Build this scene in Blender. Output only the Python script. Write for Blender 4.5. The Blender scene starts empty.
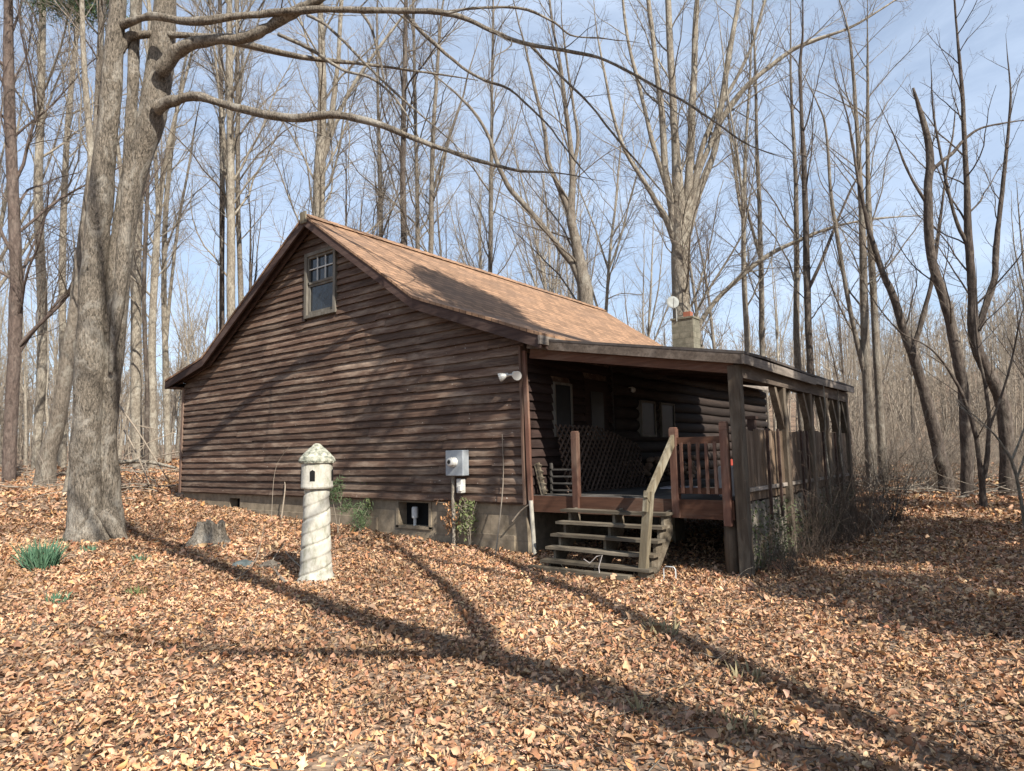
import bpy, math, random
import numpy as np
from mathutils import Vector, Matrix, noise as mnoise
random.seed(7); rng=np.random.default_rng(7)
R=math.radians
scene=bpy.context.scene; COL=scene.collection
# ------------------------------------------------------------------ camera
CAM=np.array([17.4934,-8.5128,0.7497]); YAW,PIT,ROL=-0.6588,0.1055,-0.0201; FPX=662.98
CX,CY=512.,385.5
Fv=np.array([math.sin(YAW)*math.cos(PIT),math.cos(YAW)*math.cos(PIT),math.sin(PIT)])
R0=np.array([math.cos(YAW),-math.sin(YAW),0.]); U0=np.cross(R0,Fv)
Rv=R0*math.cos(ROL)+U0*math.sin(ROL); Uv=-R0*math.sin(ROL)+U0*math.cos(ROL)
def at(px,py,depth): return CAM+(Fv+Rv*(px-CX)/FPX-Uv*(py-CY)/FPX)*depth
def depth_of(p): return float((np.asarray(p)-CAM)@Fv)
def project(p):
    d=np.asarray(p)-CAM; z=d@Fv; return CX+FPX*(d@Rv)/z, CY-FPX*(d@Uv)/z, z
cd=bpy.data.cameras.new('camera'); cam=bpy.data.objects.new('camera',cd); COL.objects.link(cam)
cd.sensor_fit='HORIZONTAL'; cd.sensor_width=36; cd.lens=FPX/1024*36; cd.clip_end=3000; cd.clip_start=.05
M=Matrix(((Rv[0],Uv[0],-Fv[0],CAM[0]),(Rv[1],Uv[1],-Fv[1],CAM[1]),(Rv[2],Uv[2],-Fv[2],CAM[2]),(0,0,0,1)))
cam.matrix_world=M; scene.camera=cam
# ------------------------------------------------------------------ light
SUN=np.array([1,-.34,.86]); SUN/=np.linalg.norm(SUN)
elev=math.asin(SUN[2]); az=math.atan2(SUN[0],SUN[1])
w=bpy.data.worlds.new('World'); scene.world=w; w.use_nodes=True
nt=w.node_tree; N=nt.nodes; L=nt.links; bgn=N['Background']
sky=N.new('ShaderNodeTexSky'); sky.sky_type='NISHITA'; sky.sun_disc=False; sky.sun_elevation=elev; sky.sun_rotation=az
sky.air_density=1.0; sky.dust_density=.6; sky.ozone_density=2.0
tc=N.new('ShaderNodeTexCoord'); mp=N.new('ShaderNodeMapping'); mp.inputs['Scale'].default_value=(1.4,1.4,4.5)
n1=N.new('ShaderNodeTexNoise'); n1.inputs['Scale'].default_value=1.6; n1.inputs['Detail'].default_value=8; n1.inputs['Roughness'].default_value=.62; n1.inputs['Distortion'].default_value=.7
rp=N.new('ShaderNodeValToRGB'); rp.color_ramp.elements[0].position=.25; rp.color_ramp.elements[1].position=.85; rp.color_ramp.elements[0].color=(.26,.26,.26,1)
mx=N.new('ShaderNodeMix'); mx.data_type='RGBA'; mul=N.new('ShaderNodeMath'); mul.operation='MULTIPLY'; mul.inputs[1].default_value=.85
L.new(tc.outputs['Generated'],mp.inputs['Vector']); L.new(mp.outputs[0],n1.inputs['Vector']); L.new(n1.outputs['Fac'],rp.inputs[0])
L.new(rp.outputs['Color'],mul.inputs[0]); L.new(mul.outputs[0],mx.inputs['Factor']); L.new(sky.outputs[0],mx.inputs['A']); mx.inputs['B'].default_value=(6.3,7.4,9.1,1)
L.new(mx.outputs['Result'],bgn.inputs['Color']); bgn.inputs['Strength'].default_value=.078
sd=bpy.data.lights.new('sun','SUN'); sd.energy=5.0; sd.angle=R(.4); sd.color=(1,.94,.85)
so=bpy.data.objects.new('sun',sd); COL.objects.link(so); so.rotation_euler=Vector(SUN).to_track_quat('Z','Y').to_euler(); so.location=(30,-10,30)
vs=scene.view_settings; vs.view_transform='Standard'; vs.look='None'; vs.exposure=0.92; vs.gamma=1; vs.use_curve_mapping=False
scene.render.engine='CYCLES'; scene.cycles.max_bounces=6; scene.cycles.transparent_max_bounces=8
# ------------------------------------------------------------------ terrain height
GP=np.array([(0,0,-.22),(-2,1,-.05),(2.4,0,-.37),(4.4,0,-.5),(6.8,0,-.58),(8.2,0,-.68),(9.5,0,-.75),(11.1,0,-.80),(12.7,-.8,-.86),(14.5,0,-.83),(14.5,3.5,-.85),(14.5,8,-.8),
 (4,-3.5,-.70),(1,-3,-.42),(6.5,-2,-.66),(9.8,-3,-.86),(8.2,-3.3,-.80),(5.3,-4.8,-.80),(12,-4,-.9),(16.5,-1.6,-.9),(16,-4.5,-.9),(17.5,-8.5,-.87),(12,-8,-.9),(22,-9,-.9),(22,0,-.95),(24,8,-1.0),
 (-3,-2,.0),(-7,1,.35),(-10,5,.5),(-14,0,.5),(-20,8,.8),(-25,15,.9),(-40,20,1.0),(-60,30,1.2),(-3,8,.2),(0,14,.1),(5,20,.0),(-10,30,.8),(0,45,.6),(-30,60,2),
 (14.5,13,-.75),(16.7,16,-.8),(16.3,30,-.7),(24,25,-.9),(12,24,-.6),(14,40,-.4),(30,50,-.6),(10,60,0),(40,0,-1),(40,25,-1),(30,-25,-1),(5,-20,-.9),(-15,-15,-.2)],float)
def gzv(x,y):
    x=np.asarray(x,float); y=np.asarray(y,float); sh=x.shape; x=x.ravel(); y=y.ravel(); out=np.empty_like(x)
    for s in range(0,len(x),20000):
        xs=x[s:s+20000]; ys=y[s:s+20000]
        d2=(xs[:,None]-GP[None,:,0])**2+(ys[:,None]-GP[None,:,1])**2+.35
        wt=d2**-1.6; out[s:s+20000]=(wt*GP[None,:,2]).sum(1)/wt.sum(1)
    rr=np.hypot(x-10,y-5); a=np.clip((rr-55)/160,0,1)
    front=((x-10)*Fv[0]+(y-5)*Fv[1])/np.maximum(rr,1)
    side=((x-10)*Rv[0]+(y-5)*Rv[1])/np.maximum(rr,1)
    out+=a*a*(3-2*a)*(6+16*np.clip(side+.35,0,1))*np.clip(front+.4,0,1)
    return out.reshape(sh)
def gz(x,y): return float(gzv(np.array([x]),np.array([y]))[0])
def ground_hit(px,py):
    d=(Fv+Rv*(px-CX)/FPX-Uv*(py-CY)/FPX); t=2.; 
    while t<120:
        p=CAM+d*t
        if p[2]<gz(p[0],p[1]): return p,t
        t+=.05 if t<30 else .3
    return p,t
# ------------------------------------------------------------------ materials
MATS={}
def newmat(name,rough=.85):
    m=bpy.data.materials.new(name); m.use_nodes=True; b=m.node_tree.nodes['Principled BSDF']; b.inputs['Roughness'].default_value=rough
    b.inputs['Specular IOR Level'].default_value=.25
    MATS[name]=m; return m,m.node_tree,b
def tex(nt,scale=(1,1,1),nscale=5,detail=5,rough=.6,dist=0,kind='noise',coord='Object'):
    tc=nt.nodes.new('ShaderNodeTexCoord'); mp=nt.nodes.new('ShaderNodeMapping'); mp.inputs['Scale'].default_value=scale
    nt.links.new(tc.outputs[coord],mp.inputs[0])
    if kind=='noise':
        n=nt.nodes.new('ShaderNodeTexNoise'); n.inputs['Scale'].default_value=nscale; n.inputs['Detail'].default_value=detail; n.inputs['Roughness'].default_value=rough; n.inputs['Distortion'].default_value=dist
    else:
        n=nt.nodes.new('ShaderNodeTexVoronoi'); n.inputs['Scale'].default_value=nscale
    nt.links.new(mp.outputs[0],n.inputs['Vector']); return n
def ramp(nt,src,stops):
    r=nt.nodes.new('ShaderNodeValToRGB'); e=r.color_ramp.elements
    while len(e)<len(stops): e.new(.5)
    for el,(p,c) in zip(e,stops): el.position=p; el.color=(*c,1) if len(c)==3 else c
    nt.links.new(src,r.inputs[0]); return r
def mixc(nt,fac,a,b,mode='MIX'):
    m=nt.nodes.new('ShaderNodeMix'); m.data_type='RGBA'; m.blend_type=mode
    for k,v in (('Factor',fac),('A',a),('B',b)):
        if isinstance(v,(int,float)): m.inputs[k].default_value=v
        elif isinstance(v,tuple): m.inputs[k].default_value=(*v,1)
        else: nt.links.new(v,m.inputs[k])
    return m.outputs['Result']
def bump(nt,b,h,strength=.5,dist=.02):
    n=nt.nodes.new('ShaderNodeBump'); n.inputs['Strength'].default_value=strength; n.inputs['Distance'].default_value=dist
    nt.links.new(h,n.inputs['Height']); nt.links.new(n.outputs[0],b.inputs['Normal'])
def vmul(nt,col,lo=.6,hi=1.4):
    a=nt.nodes.new('ShaderNodeAttribute'); a.attribute_name='var'
    mr=nt.nodes.new('ShaderNodeMapRange'); mr.inputs['To Min'].default_value=lo; mr.inputs['To Max'].default_value=hi
    nt.links.new(a.outputs['Fac'],mr.inputs['Value'])
    return mixc(nt,1.0,col,mr.outputs[0],'MULTIPLY')
def wood(name,c1,c2,axis,weather=None,wamt=.5,rough=.85,bs=.4,spec=0):
    if name!='siding': c1,c2=[tuple(v*.8 for v in c) for c in (c1,c2)]
    m,nt,b=newmat(name,rough)
    sc={'x':(1,14,14),'y':(14,1,14),'z':(14,14,1)}[axis]
    g=tex(nt,sc,2.2,6,.65,.4); col=ramp(nt,g.outputs['Fac'],[(.3,c1),(.72,c2)]).outputs[0]
    if weather:
        sc2={'x':(.6,3,3),'y':(3,.6,3),'z':(3,3,.6)}[axis]
        g2=tex(nt,sc2,1.7,6,.7,.3); f=ramp(nt,g2.outputs['Fac'],[(.48,(0,0,0)),(.75,(wamt,)*3)]).outputs[0]
        col=mixc(nt,f,col,weather)
    if spec:
        g3=tex(nt,(1,1,1),26,2,.5); f3=ramp(nt,g3.outputs['Fac'],[(.735,(0,0,0)),(.76,(spec,)*3)]).outputs[0]
        col=mixc(nt,f3,col,(.5,.45,.38))
    col=vmul(nt,col,.72,1.28); nt.links.new(col,b.inputs['Base Color']); bump(nt,b,g.outputs['Fac'],bs,.006); return m
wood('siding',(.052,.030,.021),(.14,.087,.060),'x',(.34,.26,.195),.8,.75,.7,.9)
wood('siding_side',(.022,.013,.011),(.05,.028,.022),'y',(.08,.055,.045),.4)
wood('trim_dark',(.05,.028,.022),(.10,.06,.046),'y',(.17,.125,.10),.5)
wood('trim_slope',(.045,.026,.022),(.10,.062,.05),'x',(.16,.12,.1),.5)
wood('corner_wood',(.10,.058,.043),(.20,.125,.09),'z',(.33,.26,.2),.6)
wood('post_wood',(.08,.058,.040),(.17,.13,.092),'z',(.25,.215,.165),.8)
wood('beam_wood',(.062,.047,.036),(.13,.10,.078),'y',(.23,.19,.155),.7)
wood('fascia_grey',(.12,.10,.083),(.24,.205,.17),'y',(.34,.29,.25),.8)
wood('stain_z',(.10,.048,.034),(.19,.095,.065),'z',(.26,.19,.14),.6)
wood('stain_x',(.07,.032,.019),(.13,.06,.035),'x',(.19,.135,.10),.5)
wood('deck_wood',(.055,.05,.045),(.11,.10,.09),'y',(.16,.15,.135),.5)
wood('tread_wood',(.07,.056,.038),(.155,.125,.088),'x',(.27,.235,.18),.7)
wood('rail_wood',(.10,.08,.05),(.20,.165,.11),'z',(.34,.32,.25),.7)
wood('panel_wood',(.09,.058,.038),(.20,.14,.092),'z',(.36,.28,.21),.6)
wood('skirt_wood',(.16,.14,.11),(.34,.30,.245),'z',(.10,.095,.07),.9)
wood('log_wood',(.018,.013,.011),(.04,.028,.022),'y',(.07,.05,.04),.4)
wood('lattice_wood',(.09,.06,.045),(.17,.115,.085),'z')
wood('stick_wood',(.28,.22,.16),(.5,.42,.33),'x',(.6,.52,.42),.5)
def bark(name,c1,c2,lichen=(.42,.42,.36),la=.5,fur=9):
    m,nt,b=newmat(name,.95)
    g=tex(nt,(fur,fur,fur*.3),1.6,7,.7,.6); col=ramp(nt,g.outputs['Fac'],[(.36,c1),(.50,tuple((a+b)/2 for a,b in zip(c1,c2))),(.62,c2)]).outputs[0]
    g2=tex(nt,(1,1,.6),2.6,6,.75,.8); f=ramp(nt,g2.outputs['Fac'],[(.5,(0,0,0)),(.62,(la,)*3)]).outputs[0]
    col=mixc(nt,f,col,lichen); g3=tex(nt,(1,1,.7),7,4,.6); f3=ramp(nt,g3.outputs['Fac'],[(.58,(0,0,0)),(.72,(.6,)*3)]).outputs[0]
    col=mixc(nt,f3,col,c1)
    nt.links.new(col,b.inputs['Base Color']); bump(nt,b,g.outputs['Fac'],1.,.05); return m
bark('bark_big',(.04,.034,.027),(.30,.255,.20),(.46,.43,.37),.5,26)
bark('bark_pale',(.13,.108,.083),(.33,.29,.23),(.43,.40,.33),.6,14)
bark('bark_grey',(.085,.07,.055),(.23,.195,.155),(.33,.31,.26),.5,14)
bark('bark_dark',(.04,.032,.026),(.12,.095,.078),(.26,.23,.19),.4)
bark('bark_red',(.06,.045,.038),(.16,.12,.10),(.24,.2,.17),.3)
def plain(name,c,rough=.8,c2=None,ns=8,spec=.25,bs=0):
    m,nt,b=newmat(name,rough); b.inputs['Specular IOR Level'].default_value=spec
    g=tex(nt,(1,1,1),ns,6,.65); col=ramp(nt,g.outputs['Fac'],[(.3,c),(.7,c2 or tuple(v*1.25 for v in c))]).outputs[0]
    nt.links.new(col,b.inputs['Base Color'])
    if bs: bump(nt,b,g.outputs['Fac'],bs,.01)
    return m
plain('twig_pale',(.22,.185,.145),.9); plain('twig_dark',(.12,.097,.077),.9); plain('twig_red',(.15,.105,.078),.9); plain('twig_black',(.075,.058,.045),.9)
plain('void',(.006,.006,.006),.9); plain('pvc',(.45,.46,.45),.5,(.55,.56,.55)); plain('meter_grey',(.22,.245,.265),.5,(.30,.32,.335),14,.4)
plain('lamp_white',(.48,.47,.43),.4,(.58,.57,.53)); plain('dish',(.22,.225,.21),.7); plain('terracotta',(.24,.09,.055),.8)
plain('paper',(.45,.42,.44),.8); plain('cushion',(.32,.29,.27),.8); plain('fabric_dark',(.03,.035,.04),.95,(.06,.06,.06)); plain('fabric_red',(.28,.05,.035),.9)
plain('green_blade',(.045,.105,.065),.6,(.11,.20,.115),30); plain('green_leaf',(.07,.095,.035),.7,(.17,.19,.08),20); plain('needle',(.035,.065,.028),.7,(.10,.14,.06),14)
plain('dry_grass',(.20,.17,.09),.9,(.32,.27,.16),30); plain('rust_leaf',(.30,.13,.06),.8,(.46,.26,.12),25); plain('vine_leaf',(.05,.07,.035),.8,(.12,.13,.06),20)
plain('copper',(.33,.14,.08),.6); plain('downspout',(.30,.28,.23),.7,(.42,.39,.33)); plain('tarp',(.05,.065,.065),.6,(.13,.15,.145)); plain('wire',(.02,.02,.02),.6)
plain('wall_log_chink',(.05,.045,.04),.9); plain('stone_low',(.16,.10,.07),.95,(.34,.23,.16),5,.2,.5)
m,nt,b=newmat('concrete_tower',.95)
g=tex(nt,(1,1,1),6,8,.7); col=ramp(nt,g.outputs['Fac'],[(.25,(.26,.24,.19)),(.5,(.43,.41,.35)),(.8,(.54,.52,.46))]).outputs[0]
g2=tex(nt,(3,3,1),4,6,.75); f=ramp(nt,g2.outputs['Fac'],[(.48,(0,0,0)),(.66,(.8,)*3)]).outputs[0]; col=mixc(nt,f,col,(.20,.20,.14)); nt.links.new(col,b.inputs['Base Color']); bump(nt,b,g.outputs['Fac'],.6,.01)
m,nt,b=newmat('tower_roof',.95)
g=tex(nt,(1,1,1),16,6,.7); col=ramp(nt,g.outputs['Fac'],[(.35,(.09,.10,.08)),(.5,(.28,.28,.22)),(.65,(.5,.48,.4))]).outputs[0]; nt.links.new(col,b.inputs['Base Color']); bump(nt,b,g.outputs['Fac'],.9,.02)
def masonry(name,c1,c2,mort,sc,bw,bh,coordrot=None):
    m,nt,b=newmat(name,.95); tc=nt.nodes.new('ShaderNodeTexCoord'); sp=nt.nodes.new('ShaderNodeSeparateXYZ'); cb=nt.nodes.new('ShaderNodeCombineXYZ'); ad=nt.nodes.new('ShaderNodeMath')
    nt.links.new(tc.outputs['Object'],sp.inputs[0]); nt.links.new(sp.outputs['X'],ad.inputs[0]); nt.links.new(sp.outputs['Y'],ad.inputs[1]); nt.links.new(ad.outputs[0],cb.inputs[0]); nt.links.new(sp.outputs['Z'],cb.inputs[1])
    br=nt.nodes.new('ShaderNodeTexBrick'); nt.links.new(cb.outputs[0],br.inputs['Vector']); br.inputs['Scale'].default_value=sc
    br.inputs['Color1'].default_value=(*c1,1); br.inputs['Color2'].default_value=(*c2,1); br.inputs['Mortar'].default_value=(*mort,1)
    br.inputs['Brick Width'].default_value=bw; br.inputs['Row Height'].default_value=bh; br.inputs['Mortar Size'].default_value=.012
    g=tex(nt,(1,1,1),4,7,.7); f=ramp(nt,g.outputs['Fac'],[(.35,(.55,.53,.48)),(.7,(1.15,1.12,1.05))]).outputs[0]
    col=mixc(nt,1.,br.outputs['Color'],f,'MULTIPLY'); nt.links.new(col,b.inputs['Base Color']); bump(nt,b,g.outputs['Fac'],.5,.01); return m
masonry('foundation',(.235,.195,.15),(.275,.23,.175),(.22,.185,.145),1,.8,.4)
masonry('chimney_block',(.17,.165,.135),(.23,.22,.18),(.15,.145,.12),1,.4,.2)
# shingles: object coords, courses follow slope (use Z for rows), columns along Y
m,nt,b=newmat('shingles',.95)
tc=nt.nodes.new('ShaderNodeTexCoord'); sp=nt.nodes.new('ShaderNodeSeparateXYZ'); cb=nt.nodes.new('ShaderNodeCombineXYZ'); nt.links.new(tc.outputs['Object'],sp.inputs[0])
ml=nt.nodes.new('ShaderNodeMath'); ml.operation='MULTIPLY'; ml.inputs[1].default_value=1.0; nt.links.new(sp.outputs['X'],ml.inputs[0])
nt.links.new(sp.outputs['Y'],cb.inputs[0]); nt.links.new(ml.outputs[0],cb.inputs[1])
br=nt.nodes.new('ShaderNodeTexBrick'); nt.links.new(cb.outputs[0],br.inputs['Vector']); br.inputs['Scale'].default_value=1
br.inputs['Brick Width'].default_value=.33; br.inputs['Row Height'].default_value=.14; br.inputs['Mortar Size'].default_value=.009; br.inputs['Bias'].default_value=-.1
br.inputs['Color1'].default_value=(.315,.195,.12,1); br.inputs['Color2'].default_value=(.17,.108,.07,1); br.inputs['Mortar'].default_value=(.09,.055,.04,1)
g=tex(nt,(1,1,1),9,7,.7); f=ramp(nt,g.outputs['Fac'],[(.3,(.7,.7,.7)),(.7,(1.2,1.15,1.1))]).outputs[0]; col=mixc(nt,1.,br.outputs['Color'],f,'MULTIPLY')
g=tex(nt,(1,.25,1),.9,6,.7); f=ramp(nt,g.outputs['Fac'],[(.5,(0,0,0)),(.7,(.5,.5,.5))]).outputs[0]; col=mixc(nt,f,col,(.17,.115,.085))
nt.links.new(col,b.inputs['Base Color']); bump(nt,b,br.outputs['Color'],.6,.01)
plain('roof_dark',(.05,.042,.038),.9,(.1,.085,.075),10)
m,nt,b=newmat('glass_dark',.05); b.inputs['Base Color'].default_value=(.02,.025,.03,1); b.inputs['Specular IOR Level'].default_value=.6
g=tex(nt,(1,1,1),3,3,.5); bump(nt,b,g.outputs['Fac'],.25,.03)
g=tex(nt,(1,1,1),5,5,.6); f=ramp(nt,g.outputs['Fac'],[(.4,(.04,.04,.04)),(.7,(.25,.25,.25))]).outputs[0]; nt.links.new(f,b.inputs['Roughness'])
wood('window_frame',(.10,.088,.07),(.19,.17,.14),'z',(.33,.31,.27),.5)
plain('muntin',(.5,.5,.47),.6)
plain('glass_dim',(.012,.014,.016),.35,(.02,.022,.025),6,.12)
# leaf litter material and ground
m,nt,b=newmat('dead_leaf',.75)
a=nt.nodes.new('ShaderNodeAttribute'); a.attribute_name='tint'
g=tex(nt,(1,1,1),28,4,.6); f=ramp(nt,g.outputs['Fac'],[(.3,(.75,.72,.7)),(.7,(1.15,1.12,1.1))]).outputs[0]
col=mixc(nt,1.,a.outputs['Color'],f,'MULTIPLY'); nt.links.new(col,b.inputs['Base Color'])
m,nt,b=newmat('leaf_ground',.95)
v1=tex(nt,(1,1,1),13,kind='v'); v2=tex(nt,(1.1,.8,1),22,kind='v')
s1=nt.nodes.new('ShaderNodeSeparateColor'); nt.links.new(v1.outputs['Color'],s1.inputs[0]); s2=nt.nodes.new('ShaderNodeSeparateColor'); nt.links.new(v2.outputs['Color'],s2.inputs[0])
pal=[(0,(.07,.05,.035)),(.25,(.17,.115,.08)),(.5,(.28,.19,.13)),(.75,(.36,.27,.19)),(1,(.45,.36,.27))]
ca=ramp(nt,s1.outputs[0],pal).outputs[0]; cb_=ramp(nt,s2.outputs[1],pal).outputs[0]; col=mixc(nt,.5,ca,cb_)
g=tex(nt,(1,1,1),.5,7,.65); f=ramp(nt,g.outputs['Fac'],[(.35,(.55,.5,.47)),(.65,(1.1,1.05,1.0))]).outputs[0]; col=mixc(nt,1.,col,f,'MULTIPLY')
nt.links.new(col,b.inputs['Base Color']); bump(nt,b,v1.outputs['Distance'],1.,.05)
# ------------------------------------------------------------------ object helpers
def tagit(o,label=None,cat=None,group=None,kind=None):
    if label: o['label']=label
    if cat: o['category']=cat
    if group: o['group']=group
    if kind: o['kind']=kind
    return o
def thing(name,loc,label,cat,group=None):
    o=bpy.data.objects.new(name,None); COL.objects.link(o); o.location=loc; o.empty_display_size=.2
    return tagit(o,label,cat,group)
def np_mesh(name,V,F,smooth=False):
    """V (n,3); F (m,k) int array or list of such arrays"""
    me=bpy.data.meshes.new(name); V=np.asarray(V,np.float32)
    Fs=F if isinstance(F,list) else [F]; Fs=[np.asarray(f,np.int32) for f in Fs if len(f)]
    me.vertices.add(len(V)); me.vertices.foreach_set('co',V.ravel())
    tot=sum(f.size for f in Fs); nf=sum(len(f) for f in Fs)
    me.loops.add(tot); me.loops.foreach_set('vertex_index',np.concatenate([f.ravel() for f in Fs]))
    me.polygons.add(nf); st=[];c=0
    for f in Fs: st.append(c+np.arange(len(f))*f.shape[1]); c+=f.size
    me.polygons.foreach_set('loop_start',np.concatenate(st).astype(np.int32))
    if smooth: me.polygons.foreach_set('use_smooth',np.ones(nf,bool))
    me.update(calc_edges=True); return me
def link(name,me,mat,parent=None,**k):
    if mat is not None: me.materials.append(MATS[mat])
    o=bpy.data.objects.new(name,me); COL.objects.link(o)
    if parent is not None: o.parent=parent
    return tagit(o,**k)
class MB:
    def __init__(s): s.v=[];s.f=[];s.c=[];s.cur=.5
    def add(s,vs,fs,var=None):
        n=len(s.v); c=s.cur if var is None else var
        s.v+= [tuple(map(float,p)) for p in vs]; s.c+=[c]*len(vs); s.f+=[tuple(n+i for i in f) for f in fs]
    def box(s,x0,x1,y0,y1,z0,z1,var=None):
        s.add([(x0,y0,z0),(x1,y0,z0),(x1,y1,z0),(x0,y1,z0),(x0,y0,z1),(x1,y0,z1),(x1,y1,z1),(x0,y1,z1)],
              [(0,3,2,1),(4,5,6,7),(0,1,5,4),(1,2,6,5),(2,3,7,6),(3,0,4,7)],random.random() if var is None else var)
    def beam(s,p,q,w,h,up=(0,0,1),var=None):
        p=Vector(p);q=Vector(q); d=(q-p).normalized(); up=Vector(up)
        if abs(d.dot(up))>.98: up=Vector((0,1,0))
        sd=d.cross(up).normalized(); u=sd.cross(d)
        vs=[]
        for e in (p,q):
            for a,b in ((-1,-1),(1,-1),(1,1),(-1,1)): vs.append(e+sd*(a*w/2)+u*(b*h/2))
        s.add(vs,[(0,1,2,3),(7,6,5,4),(0,4,5,1),(1,5,6,2),(2,6,7,3),(3,7,4,0)],random.random() if var is None else var)
    def extr(s,poly,y0,y1,var=None):   # polygon in xz extruded along y
        n=len(poly); vs=[(x,y0,z) for x,z in poly]+[(x,y1,z) for x,z in poly]
        s.add(vs,[tuple(range(n)),tuple(range(2*n-1,n-1,-1))]+[(i,i+n,(i+1)%n+n,(i+1)%n) for i in range(n)],var)
    def tube(s,path,rad,n=8,cap=True,var=None):
        path=[np.array(p,float) for p in path]; m=len(path)
        if not hasattr(rad,'__len__'): rad=[rad]*m
        vs=[]
        for i,p in enumerate(path):
            t=path[min(i+1,m-1)]-path[max(i-1,0)]; t/=np.linalg.norm(t)+1e-9
            ref=np.array([0,0,1.]) if abs(t[2])<.9 else np.array([1.,0,0]); a=np.cross(t,ref); a/=np.linalg.norm(a); b=np.cross(t,a)
            for k in range(n):
                th=2*math.pi*k/n; vs.append(p+rad[i]*(a*math.cos(th)+b*math.sin(th)))
        fs=[(i*n+k,i*n+(k+1)%n,(i+1)*n+(k+1)%n,(i+1)*n+k) for i in range(m-1) for k in range(n)]
        if cap: fs+=[tuple(range(n-1,-1,-1)),tuple((m-1)*n+k for k in range(n))]
        s.add(vs,fs,var)
    def lathe(s,prof,c=(0,0,0),n=24,fn=None,var=None):
        vs=[]
        for r,z in prof:
            for k in range(n):
                th=2*math.pi*k/n; rr=r if fn is None else fn(r,th,z); vs.append((c[0]+rr*math.cos(th),c[1]+rr*math.sin(th),c[2]+z))
        m=len(prof); fs=[(i*n+k,i*n+(k+1)%n,(i+1)*n+(k+1)%n,(i+1)*n+k) for i in range(m-1) for k in range(n)]
        fs+=[tuple(range(n-1,-1,-1)),tuple((m-1)*n+k for k in range(n))]; s.add(vs,fs,var)
    def build(s,name,mat,parent=None,smooth=False,bevel=0,**k):
        off=Vector((0,0,0))
        p=parent
        while p is not None: off=off+p.location; p=p.parent
        me=bpy.data.meshes.new(name); me.from_pydata([(v[0]-off.x,v[1]-off.y,v[2]-off.z) for v in s.v],[],s.f)
        at_=me.attributes.new('var','FLOAT','POINT'); at_.data.foreach_set('value',s.c)
        if smooth:
            for pl in me.polygons: pl.use_smooth=True
        me.update(); o=link(name,me,mat,parent,**k)
        if bevel:
            bm=o.modifiers.new('b','BEVEL'); bm.width=bevel; bm.segments=1; bm.limit_method='ANGLE'
        return o
# ------------------------------------------------------------------ ground
def build_ground():
    n=420; u=np.linspace(-1,1,n); g=lambda u: 14*u+420*np.sign(u)*np.abs(u)**4.2
    X,Y=np.meshgrid(13+g(u),1+g(u)); Z=gzv(X,Y)
    nz=rng.normal(0,1,(n,n)); 
    for _ in range(2): nz=(nz+np.roll(nz,1,0)+np.roll(nz,-1,0)+np.roll(nz,1,1)+np.roll(nz,-1,1))/5
    Z=Z+nz*.03
    V=np.stack([X,Y,Z],-1).reshape(-1,3); i=np.arange(n*n).reshape(n,n)
    F=np.stack([i[:-1,:-1],i[:-1,1:],i[1:,1:],i[1:,:-1]],-1).reshape(-1,4)
    link('ground',np_mesh('ground',V,F,True),'leaf_ground',kind='structure')
build_ground()
PAL=np.array([(.46,.32,.22),(.40,.25,.16),(.47,.35,.25),(.32,.18,.11),(.19,.115,.08),(.42,.30,.23),(.50,.38,.28),(.26,.16,.11),(.47,.28,.15),(.12,.075,.055)])*np.array([.95,.85,.72])
PW=np.array([.2,.16,.14,.12,.09,.12,.06,.05,.04,.02]); PW/=PW.sum()
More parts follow.
